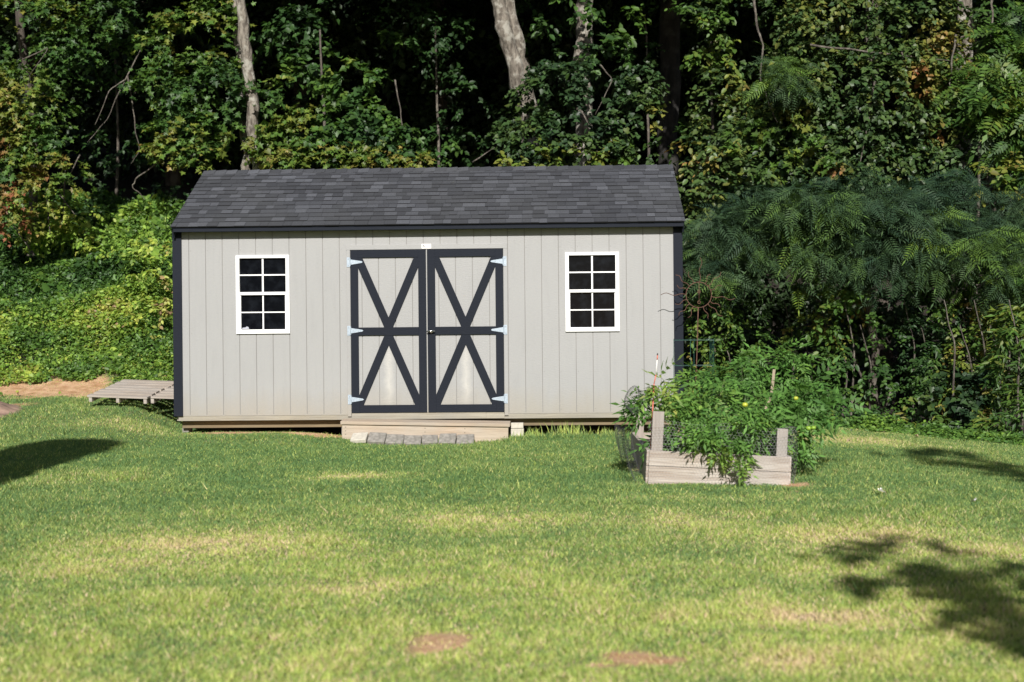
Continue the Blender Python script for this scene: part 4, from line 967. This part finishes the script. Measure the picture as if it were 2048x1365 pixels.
# ------------------------------------------------------------------ wooden step
s0 = BASE + ax * L(681, 850, -.35)[0] + ay * (-.36)
za = L(681, 843, -.36)[1] + z0; zb = L(1020, 848, -.36)[1] + z0
sw = L(1020, 850, -.36)[0] - L(681, 850, -.36)[0]
step = empty('wooden_step', (s0[0], s0[1], za), YAW, 'low pine box step sagging to the right below the shed doors', 'step')
step.rotation_euler = (R(3.5), math.atan2(za - zb, sw), YAW)
MB().box(0, sw, 0, .29, -.038, 0).build('tread', M['pine'], step, bevel=.003)
rsr = MB().box(.02, sw - .02, .02, .055, -.26, -.040)
MB().box(.02, .055, .056, .28, -.2, -.040).build('side_board', M['pine'], step); MB().box(sw - .055, sw - .02, .056, .28, -.2, -.040).build('side_board', M['pine'], step)
nl = rsr
for i in range(5):
    for z_ in (-.07, -.115, -.155):
        if (i * 7 + int(z_ * 1000)) % 3: nl.tube([(.06 + i * (sw - .12) / 4, .017, z_), (.06 + i * (sw - .12) / 4, .022, z_)], .005, 6)
second(nl.build('riser', M['pine'], step), M['black'], range(6, len(nl.f)))
# pavers
for i, (pa, pb) in enumerate(((699, 732), (733, 769), (769, 806), (806, 842), (843, 876), (876, 911), (912, 948))):
    off = -.62
    a = L(pa, 880, off)[0]; b = L(pb - 1, 880, off)[0]
    pos = BASE + ax * a + ay * off; z_ = float(ground(pos[0], pos[1] + .1))
    posn = ['leftmost, pale', 'second from the left', 'third from the left', 'fourth and middle', 'third from the right', 'second from the right', 'rightmost, darkest'][i]
    pv = MB(); h = .045 + .01 * ((i * 5) % 3)
    pv.box(0, b - a, 0, .20, -.035, .015)
    o = pv.build('paver', M['concrete'] if i not in (0,) else M['block'], None, bevel=.008)
    o.location = (pos[0], pos[1] + .05, z_ + .018 + .006 * ((i * 5) % 3)); o.rotation_euler = (R(22 + (i * 7) % 9), R((i * 13) % 7 - 3), YAW + R((i * 11) % 9 - 4))
    tag(o, 'grey concrete paver leaning on the step front, %s of the seven' % posn, 'paver', 'concrete pavers laid along the foot of the step')

# ------------------------------------------------------------------ pallets
def pallet(label, pA, pB, depth, zfront, seed):
    """pA, pB: front left and right top corners (world)"""
    pA = np.array(pA); pB = np.array(pB); wd_ = np.linalg.norm(pB - pA); r_ = empty('wooden_pallet', tuple(pA), 0, label, 'pallet', 'pallets lying beside the shed')
    dx = (pB - pA) / wd_; g = random.Random(seed)
    r_.rotation_euler = (math.atan2(zfront, depth), -math.asin(dx[2]), math.atan2(dx[1], dx[0]))
    nb = 7; bw = depth / nb * .68
    for i in range(nb):
        y = i * (depth - bw) / (nb - 1)
        MB().box(g.uniform(-.015, .01), wd_ + g.uniform(-.01, .012), y, y + bw, -.018 - g.random() * .004, 0 + g.random() * .004).build('deck_board', M['greywood'], r_)
    for x_ in (.005, wd_ / 2 - .02, wd_ - .045): MB().box(x_, x_ + .04, .01, depth - .01, -.085, -.0225).build('stringer', M['greywood'], r_)
    for y in (depth / 2, depth - .11): MB().box(0, wd_, y, y + .10, -.102, -.0855).build('bottom_board', M['greywood'], r_)
PA = W(176, 791, 17.95); PB = W(293, 795, 17.85)
PA2 = W(300, 794, 17.9); PB2 = PA2 + (PB - PA) * 1.25
pallet('weathered grey pallet lying flat left of the shed with its full front edge showing', PA, PB, 1.15, .17, 1)
pallet('weathered grey pallet lying half hidden behind the left corner of the shed', PA2, PB2, 1.15, .17, 2)
# the left front corner recedes, so the left pallet's far boards run on to the right
# ------------------------------------------------------------------ dirt heap + stump chips at left
def rock_heap():
    g = np.random.default_rng(9); c = gpix(-42, 826); n = 26
    mb = MB(); N_ = 26
    V = []; Fs = []
    for i in range(N_):
        for j in range(N_):
            u = i / (N_ - 1) * 2 - 1; v = j / (N_ - 1) * 2 - 1
            x = c[0] + u * .62; y = c[1] + v * .8
            h = .17 * math.exp(-(u * u + v * v) * 2.6) - .035 + float(vnoise(x, y, 6, 91)) * .05 * math.exp(-(u * u + v * v) * 2)
            V.append((x, y, float(ground(x, y)) + h)); 
    for i in range(N_ - 1):
        for j in range(N_ - 1): a = i * N_ + j; Fs.append((a, a + N_, a + N_ + 1, a + 1))
    mb.add(V, Fs); o = mb.build('dirt_heap', M['rock'], None, smooth=True)
    tag(o, 'low heap of pinkish clay at the left edge of the lawn', 'dirt heap')
rock_heap()

# ------------------------------------------------------------------ raised bed
bw_, bd = 1.22, 2.44
bl = W(1296, 961, 12.4); brr = W(1575, 976, 12.4 - .03)
ang = math.asin((brr[2] - bl[2]) / bw_)
bed = empty('raised_bed', tuple(bl), YAW, 'weathered timber raised garden bed wrapped in chicken wire, right of the shed', 'raised bed')
bed.rotation_euler = (0, -ang * .9, YAW)
bh = .262
for (z_a, z_b) in ((0, .126), (.130, bh)):
    MB().box(0, bw_, -.02, .02, z_a - (.06 if z_a == 0 else 0), z_b).build('front_board', M['bedwood'], bed, bevel=.004)
    MB().box(-.02, .018, .0215, bd, z_a - (.06 if z_a == 0 else 0), z_b).build('side_board', M['bedwood'], bed, bevel=.004)
    MB().box(bw_ - .018, bw_ + .02, .0215, bd, z_a - (.06 if z_a == 0 else 0), z_b).build('side_board', M['bedwood'], bed, bevel=.004)
    MB().box(.0, bw_, bd + .001, bd + .04, z_a - .04, z_b).build('back_board', M['bedwood'], bed, bevel=.004)
MB().box(.02, .12, .045, .12, -.02, .60).build('post', M['postwood'], bed, bevel=.005)
MB().box(bw_ - .115, bw_ - .02, .0215, .10, -.06, .50).build('post', M['postwood'], bed, bevel=.005)
MB().box(.02, .10, bd - .12, bd - .03, -.02, .55).build('post', M['postwood'], bed, bevel=.005); MB().box(bw_ - .11, bw_ - .03, bd - .12, bd - .03, -.02, .55).build('post', M['postwood'], bed, bevel=.005)
m, t, p = mat('garden_soil'); t.links.new(ramp(t, noise(t, 30, 6), [(0.3, (0.03, 0.02, 0.014)), (0.7, (0.09, 0.06, 0.04))]), p.inputs['Base Color']); p.inputs['Roughness'].default_value = 1; bump(t, p, noise(t, 18, 5), .05)
MB().box(.019, bw_ - .019, .021, bd, .05, .2).build('soil', m, bed)
def hexwire(name, surf, nu, nv, cell, rad, material, parent):
    """hexagonal netting: nu x nv cells mapped by surf(u,v)"""
    h = cell; s = h / math.sqrt(3); segs = []
    for j in range(nv):
        for i in range(nu):
            cx = (i + .5 * (j % 2)) * h; cz = j * 1.5 * s
            a = (cx, cz + s); b = (cx + h / 2, cz + s / 2); c = (cx + h / 2, cz - s / 2); d = (cx - h / 2, cz + s / 2)
            segs += [(a, b), (b, c), (d, a)]
    S3 = [(np.array(surf(*a)), np.array(surf(*b))) for a, b in segs]; n = len(S3)
    A = np.array([q[0] for q in S3]); B = np.array([q[1] for q in S3]); T = unit(B - A)
    U = unit(np.cross(T, np.array([.3, 1.0, .2]))); Q = np.cross(T, U); V = np.zeros((n, 6, 3))
    for k in range(3):
        o = math.cos(2.1 * k) * U * rad + math.sin(2.1 * k) * Q * rad; V[:, k] = A + o; V[:, 3 + k] = B + o
    return fast_mesh(name, V.reshape(-1, 3), 6, [(0, 1, 4, 3), (1, 2, 5, 4), (2, 0, 3, 5)], n, material, parent)
def fsurf(u, v):
    x = u - .02; y = -.045 - .02 * math.sin(u * 7 + 1) - (.075 * sm(u, .85, 1.05)) + .03 * max(0, v - .35) * math.sin(u * 9)
    return (x, float(y), v - .03 + .012 * math.sin(u * 11))
hexwire('chicken_wire', fsurf, int(1.26 / .028), int(.56 / .0243), .028, .0008, M['wire'], bed)
def ssurf(u, v):
    bulge = .05 + .10 * math.sin(min(v / .7, 1) * 2.6) + .04 * math.sin(u * 9 + v * 6)
    return (-.03 - bulge, u - .04, v - .03 + .05 * math.sin(u * 3))
hexwire('chicken_wire', ssurf, int(2.3 / .032), int(.46 / .028), .032, .0008, M['darkwire'], bed)
def csurf(u, v):     # loose curl of netting at the left corner
    a = v * 9.0; r_ = .05 + .10 * v
    return (-.10 + r_ * math.cos(a) * .9 - .05 * math.sin(u * 8), .1 + u * .6, .66 + r_ * math.sin(a) * 1.2 + .05 * math.sin(u * 7) + .03 * math.sin(v * 14))
hexwire('wire_curl', csurf, 9, 20, .034, .0012, M['darkwire'], bed)
def rsurf(u, v): return (bw_ + .035 + .03 * math.sin(u * 4 + v * 5), u, v - .03)
hexwire('chicken_wire', rsurf, int(2.3 / .036), int(.56 / .031), .036, .0011, M['wire'], bed)

# tomato plants
def bedp(x, y, z):
    mw = Matrix.LocRotScale(Vector(bl), bed.rotation_euler.to_quaternion(), None)
    return np.array(mw @ Vector((x, y, z)))
def tomato_plant(label, x, y, lobes, seed, fruit, per=66, hang=None):
    b = bedp(x, y, .19); root = empty('tomato_plant', tuple(b), 0, label, 'tomato plant', 'tomato plants in the raised bed')
    g = np.random.default_rng(seed); kids = []
    kids.append(foliage('foliage', lobes, per, .13, 3, 3, .165, 'tomato', M['tomato_leaf'], .48, root, seed, gap=.30, sunny=.6, tvar=.42, droop=.6, inner=.25, tscale=3, wall=False))
    if hang: kids.append(foliage('hanging_leaves', hang, 75, .055, 2, 3, .12, 'tomato', M['tomato_leaf'], .42, root, seed + 50, sunny=.5, tvar=.45, droop=1.0, inner=.1, tscale=3, wall=False))
    st = MB()
    for (c, r) in lobes:
        P = wob([b, (b + c) / 2 + np.array([0, 0, .1]), c + np.array([0, 0, r[2] * .7])], 3, .015, g); st.tube(P, list(np.linspace(.010, .004, len(P))), 5)
    kids.append(st.build('stem', M['stem'], root))
    for (px, py, D, rr, mt) in fruit:
        c = W(px, py, D); me = bpy.data.meshes.new('tomato'); bm = bmesh.new(); bmesh.ops.create_icosphere(bm, subdivisions=3, radius=rr)
        for v in bm.verts:
            q = math.atan2(v.co.y, v.co.x); l = math.hypot(v.co.x, v.co.y) / rr
            v.co.z *= .86; v.co.z -= rr * .14 * max(0, 1 - l * 2.2) * (1 if v.co.z > 0 else 0)
            k = 1 + .03 * math.cos(5 * q) * l; v.co.x *= k; v.co.y *= k; v.co += Vector(c)
        bm.to_mesh(me); bm.free(); me.materials.append(M[mt]); me.polygons.foreach_set('use_smooth', [True] * len(me.polygons))
        o = bpy.data.objects.new('tomato', me); COL.objects.link(o); o.parent = root; kids.append(o)
        cm = MB(); top = c + np.array([0, 0, rr * .75])
        for k in range(5):
            q = k * 1.257 + seed; d = np.array([math.cos(q), math.sin(q), 0]); sd_ = np.array([-d[1], d[0], 0]) * rr * .16
            cm.add([top - sd_, top + sd_, top + d * rr * .75 + np.array([0, 0, rr * .12])], [(0, 1, 2)])
        cm.tube([top, top + np.array([.0, .01, .03]), top + np.array([.01, .03, .06])], .0028, 5)
        cx = cm.build('calyx', M['stem'], o)
        cx.matrix_parent_inverse = Matrix.Identity(4)
    for k in kids: k.matrix_parent_inverse = Matrix.Translation(-Vector(b))
    return root
tomato_plant('thin tomato plant climbing the netting at the front left beside the marker stake', .10, .5,
    [lob(1318, 790, 24, 26, 12.75, .12), lob(1300, 815, 16, 25, 12.8, .1), lob(1330, 770, 16, 10, 12.8, .1)], 501, [], 50)
tomato_plant('tomato plant at the left rear of the bed against the dark shed corner', .30, 1.5,
    [lob(1375, 800, 45, 40, 13.6, .3), lob(1400, 770, 40, 30, 13.8, .3), lob(1370, 840, 40, 35, 13.2, .3), lob(1350, 870, 26, 22, 12.9, .2)], 502, [(1392, 871, 12.45, .022, 'tomato')])
tomato_plant('big central tomato plant spilling over the front board with hanging green tomatoes', .62, .6,
    [lob(1450, 790, 50, 45, 13.2, .35), lob(1470, 840, 55, 35, 12.85, .25), lob(1440, 870, 50, 30, 12.75, .15), lob(1400, 830, 40, 40, 12.9, .2), lob(1480, 750, 45, 35, 13.5, .3)], 503,
    [(1490, 810, 12.55, .026, 'yellow_tomato'), (1471, 847, 12.4, .026, 'tomato'), (1461, 905, 12.27, .026, 'tomato'), (1461, 918, 12.26, .026, 'tomato')], hang=[lob(1465, 890, 12, 30, 12.27, .04), lob(1430, 908, 14, 8, 12.25, .03), lob(1475, 920, 6, 18, 12.25, .02), lob(1440, 868, 50, 26, 12.3, .05), lob(1400, 835, 40, 26, 12.32, .05), lob(1500, 835, 45, 26, 12.32, .05)])
tomato_plant('tallest tomato plant at the rear right of the bed beside the bare wooden stake', .95, 1.5,
    [lob(1560, 730, 38, 28, 13.8, .25), lob(1530, 770, 50, 35, 13.7, .3), lob(1590, 780, 40, 35, 13.6, .3), lob(1490, 740, 40, 30, 13.9, .25), lob(1575, 715, 26, 12, 13.8, .2)], 504, [(1592, 797, 12.7, .022, 'yellow_tomato')])
tomato_plant('tomato plant leaning far out over the right side of the bed with fruit hanging outside', 1.12, .9,
    [lob(1560, 820, 50, 35, 13.0, .25), lob(1620, 800, 38, 22, 13.2, .2), lob(1660, 795, 22, 9, 13.3, .1), lob(1600, 838, 22, 12, 13.0, .12), lob(1515, 850, 30, 25, 12.75, .12)], 505,
    [(1617, 857, 12.6, .026, 'tomato'), (1627, 856, 12.62, .022, 'tomato'), (1580, 906, 12.75, .028, 'tomato')], hang=[lob(1590, 905, 14, 14, 12.8, .05), lob(1612, 870, 8, 22, 12.9, .05)])

# stakes, cage and ornament
def at_ground(px, D):
    p = W(px, 900, D); return np.array([p[0], p[1], float(ground(p[0], p[1]))])
mk = empty('marker_stake', tuple(W(1298, 905, 12.62)), 0, 'thin red and white fibreglass marker stake in the left front corner of the raised bed', 'stake')
def seg(px0, py0, px1, py1, D0, D1, r, material, root, name, n=6):
    a = W(px0, py0, D0) - np.array(root.location); b = W(px1, py1, D1) - np.array(root.location)
    return MB().tube([a, b], r, n).build(name, material, root, smooth=True)
seg(1301, 905, 1308, 768, 12.62, 12.62, .0055, M['red'], mk, 'lower_rod'); seg(1308, 768, 1312, 750, 12.62, 12.62, .005, M['red'], mk, 'red_band')
seg(1312, 750, 1314.3, 720, 12.62, 12.62, .0045, M['whitepaint'], mk, 'white_band'); seg(1314.3, 720, 1315, 711, 12.62, 12.62, .0055, M['red'], mk, 'red_tip'); seg(1315, 711, 1315.1, 707, 12.62, 12.62, .006, M['black'], mk, 'cap')
b = bedp(1.0, 1.1, .19)
ws = MB(); a_ = W(1548.5, 739, 13.5); ws.tube([b, W(1543, 790, 13.5), a_], [.014, .014, .013], 4)
o = ws.build('wooden_stake', M['stakewood'], None); tag(o, 'pale square wooden plant stake standing up through the tomato leaves', 'stake')
cg = empty('tomato_cage', tuple(bedp(.45, 2.3, .19)), YAW, 'green wire tomato cage standing behind the tomato plants beside the shed corner', 'plant cage')
c0 = np.array(cg.location); DC = 15.0
TL = W(1348, 682, DC) - c0; TRr = W(1427, 681, DC) - c0; TL[1] = TRr[1] = DC - c0[1]
Rm = Matrix.Rotation(-YAW, 3, 'Z')
def cgp(px, py, D): return np.array(Rm @ Vector(W(px, py, D) - c0))
for nm, zz in (('ring', (681, 676)), ('ring', (732, 727)), ('ring', (800, 796))):
    MB().tube([cgp(1347, zz[0], 14.9), cgp(1428, zz[0], 14.9), cgp(1420, zz[1] + 3, 15.3), cgp(1380, zz[1] + 3, 15.3), cgp(1347, zz[0], 14.9)], .0028, 6).build(nm, M['greenwire'], cg)
for (px, D) in ((1347.5, 14.9), (1427.5, 14.9), (1420, 15.3), (1381, 15.3), (1388, 15.1), (1424, 15.1)):
    MB().tube([cgp(px, 678, D), cgp(px, 860, D)], .0028, 6).build('leg', M['greenwire'], cg)

SD = 16.76
so = W(1389, 830, SD); sg = np.array([so[0], so[1], float(ground(so[0], so[1]))])
orn = empty('sun_ornament', tuple(sg), 0, 'rusty iron garden sun with wavy rays on a pole at the shed corner', 'garden ornament')
def cs_(x, y): return W(1300 + x / 4.873, 500 + y / 4.873, SD) - sg
pol = MB().tube([np.array([0, 0, -.1]), cs_(445, 1330), cs_(450, 1200), cs_(462, 880), cs_(466, 700), cs_(470, 562)], .0065, 8).build('pole', M['rust'], orn, smooth=True)
ring = MB(); ring.tube([cs_(475 + 124 * math.cos(q), 440 + 124 * math.sin(q)) for q in np.linspace(0, 2 * math.pi, 49)], .0055, 6); ring.build('ring', M['rust'], orn, smooth=True)
tips = [(497, 75), (370, 217), (583, 235), (697, 222), (700, 345), (828, 482), (688, 555), (700, 652), (568, 667), (375, 667), (275, 640), (247, 535), (105, 432), (260, 350), (252, 240)]
for (tx, ty) in tips:
    c = np.array([475, 440.]); d = np.array([tx, ty]) - c; Ln = np.linalg.norm(d); d /= Ln; nn = np.array([-d[1], d[0]]); pts = []
    for k in range(15):
        s = k / 14; r_ = 122 + (Ln - 122) * s; a = (6 + 8 * s) * math.sin(s * (2.2 if Ln < 260 else 3.2) * math.pi)
        q = c + d * r_ + nn * a; pts.append(cs_(q[0], q[1]))
    MB().tube(pts, list(np.linspace(.0048, .0036, 15)), 5).build('ray', M['rust'], orn, smooth=True)
inn = MB(); inn.tube([cs_(478, 320), cs_(478, 500)], .004, 6)
for (x_, y_) in ((478, 410), (478, 512)):
    inn.tube([cs_(x_ + 13 * math.cos(q), y_ + 13 * math.sin(q)) for q in np.linspace(0, 2 * math.pi, 17)], .005, 5)
inn.build('pendulum', M['rust'], orn, smooth=True)

# tall grass and weeds at the shed foot
def tuft(label, px, py, n, h, seed, name='grass_tuft', tint=.45, sp=.12):
    g = np.random.default_rng(seed); c = gpix(px, py); x = c[0] + g.normal(size=n) * sp; y = c[1] + g.normal(size=n) * .05
    z = ground(x, y); P = []; 
    H = h * (.5 + .7 * g.random(n)); la = g.normal(size=n) * .3; V = np.zeros((n, 5, 3)); wv = .004
    for i in range(n):
        dx, dy = la[i] * H[i], g.normal() * .2 * H[i]
        V[i] = [(x[i] - wv, y[i], z[i]), (x[i] + wv, y[i], z[i]), (x[i] + dx * .4 + wv * .8, y[i] + dy * .4, z[i] + H[i] * .6), (x[i] + dx, y[i] + dy, z[i] + H[i]), (x[i] + dx * .4 - wv * .8, y[i] + dy * .4, z[i] + H[i] * .6)]
    o = fast_mesh(name, V.reshape(-1, 3), 5, [(0, 1, 2, 4), (4, 2, 3)], n, M['blade'], attrs={'tint': tint + .3 * (g.random(n) - .5)})
    tag(o, label, 'grass tuft', 'unmown grass tufts along the foot of the shed')
tuft('grass tuft with long seed stems just right of the support block', 1065, 876, 46, .12, 1)
tuft('taller spiky grass tuft under the right-hand shed wall', 1135, 872, 60, .16, 2)
tuft('low grass tuft between the right-hand spiky tuft and the raised bed', 1215, 872, 50, .11, 3)
tuft('darker grass tuft in front of the pavers', 885, 888, 90, .07, 4, tint=.15)
tuft('tall dark weed stem standing alone on the lawn in front of the pallet', 130, 872, 5, .28, 5, tint=.1, sp=.01)

# fallen leaves on the lawn
for i, (px, py) in enumerate(((1757, 994), (1950, 1014), (1700, 890), (1830, 880), (905, 372))):
    if py < 400: c = BASE + ax * L(903, 371, .95)[0] + ay * 1.02; c[2] = z0 + ze + (1.02 + OV + .012) * math.tan(sl) + .018; al = 'small dried leaf lying on the roof shingles near the middle'
    else:
        c = gpix(px, py); c[2] = float(ground(c[0], c[1])) + .045
        al = ['pale dry leaf on the lawn right of the raised bed, nearest to it', 'pale dry leaf on the lawn near the right edge of the photo', 'dry leaf on the straw-coloured grass right behind the raised bed', 'dry leaf on the lawn below the shrubs at the wood edge'][i]
    T, Fs = SH['maple']; mb = MB(); q = i * 1.9; s = .055
    mb.add([(s * (u * math.cos(q) - w_ * math.sin(q)), s * (u * math.sin(q) + w_ * math.cos(q)), s * (h * 2 + .35 * abs(w_))) for u, w_, h in T], Fs)
    o = mb.build('fallen_leaf', M['whitepaint'] if i in (0, 1, 4) else M['dryleaf'], None); o.location = tuple(c); tag(o, al, 'leaf', 'fallen leaves')

# ------------------------------------------------------------------ things behind the camera that shade the lawn
TAN = math.tan(R(SUN_EL))
h = empty('house', (-8.2, -3, -.05), 0, 'unseen pale two-storey house with brick stack shaped to cast the left lawn shadow', 'house')
MB().box(-3.6, 3.3, -5, 5, 0, 5.4).build('wall', M['clapboard'], h)
rr_ = MB(); rr_.prism([(-4, 5.3), (3.7, 5.3), (-.15, 7.6)], -5.3, 5.3); rr_.build('roof', M['shingle'], h)
zt = (16.5 - 1.6) * TAN + .45
ch = MB(); hp = []  # unseen stack, outlined backwards from the lawn shadow it has to cast
for q in ((-60, 998), (0, 974), (120, 932), (262, 888), (235, 880), (180, 877), (110, 880), (50, 889), (0, 904), (-50, 925)):
    g0 = gpix(*q); hp.append((g0[0] + .016 * (g0[1] - 2.4) + 8.2, g0[2] + (g0[1] - 2.4) * TAN))
print('shadow_chimney', hp)
ch.prism([(hp[-1][0], 0), (hp[0][0], 0)] + hp, 5.0, 5.4); ch.build('shadow_chimney', M['brick'], h)
def shade_lobe(px, py, rx, ry_, Yc):
    g0 = gpix(px, py); dlt = g0[1] - Yc
    return ((g0[0] + .016 * dlt, Yc, g0[2] + dlt * TAN), (rx, ry_, ry_ * .62))
sl_ = [shade_lobe(2000, 1190, .75, .55, -3), shade_lobe(1880, 1200, .45, .4, -3.2), shade_lobe(1790, 1170, .28, .3, -3), shade_lobe(2020, 1270, .5, .25, -3), shade_lobe(1700, 1160, .12, .12, -3), shade_lobe(1930, 1160, .35, .5, -3), shade_lobe(1640, 1180, .10, .10, -3), shade_lobe(1600, 1125, .12, .08, -3), shade_lobe(1850, 1280, .3, .12, -3), shade_lobe(1780, 1230, .2, .1, -3), shade_lobe(1700, 1090, .25, .06, -3), shade_lobe(1930, 1240, .5, .4, -3), shade_lobe(2080, 1130, .5, .6, -3), shade_lobe(2120, 1250, .6, .8, -3),
       shade_lobe(1930, 925, .75, .5, -4), shade_lobe(2030, 940, .6, .6, -4), shade_lobe(1830, 905, .35, .25, -4), shade_lobe(2150, 960, .9, 1.0, -4)]
tb = (6.6, -4, float(ground(6.6, -4)))
root = empty('shade_tree', tb, 0, 'broad leafy shade tree behind the viewpoint on the right, out of the photo', 'tree')
k1 = trunk_mesh('trunk', [np.array(tb) - [0, 0, .3], (6.5, -4, 4), (6.2, -4, 8), (5.8, -4, 11)], .24, .08, M['dark_bark'], root)
sl_ = [(np.array(c_) + np.array([.36, 0, 0]), (r_[0] * .7, r_[1] * .7, r_[2] * .7)) for c_, r_ in sl_ if c_[1] > -3.5] + [(c_, r_) for c_, r_ in sl_ if c_[1] <= -3.5]
k2 = foliage('crown', sl_, 12, .3, 4, 6, .13, 'oval', M['leaf'], .4, root, 601, front=False, inner=.1, wall=False)
k3 = bare([[(6.5, -4, 5), (4, -3.4, 6.8), (3, -3, 6.9)], [(6.2, -4, 9), (5, -4, 11), (4.5, -4, 11.4)]], .06, root)
for k in [k1, k2] + k3: k.matrix_parent_inverse = Matrix.Translation(-Vector(tb))
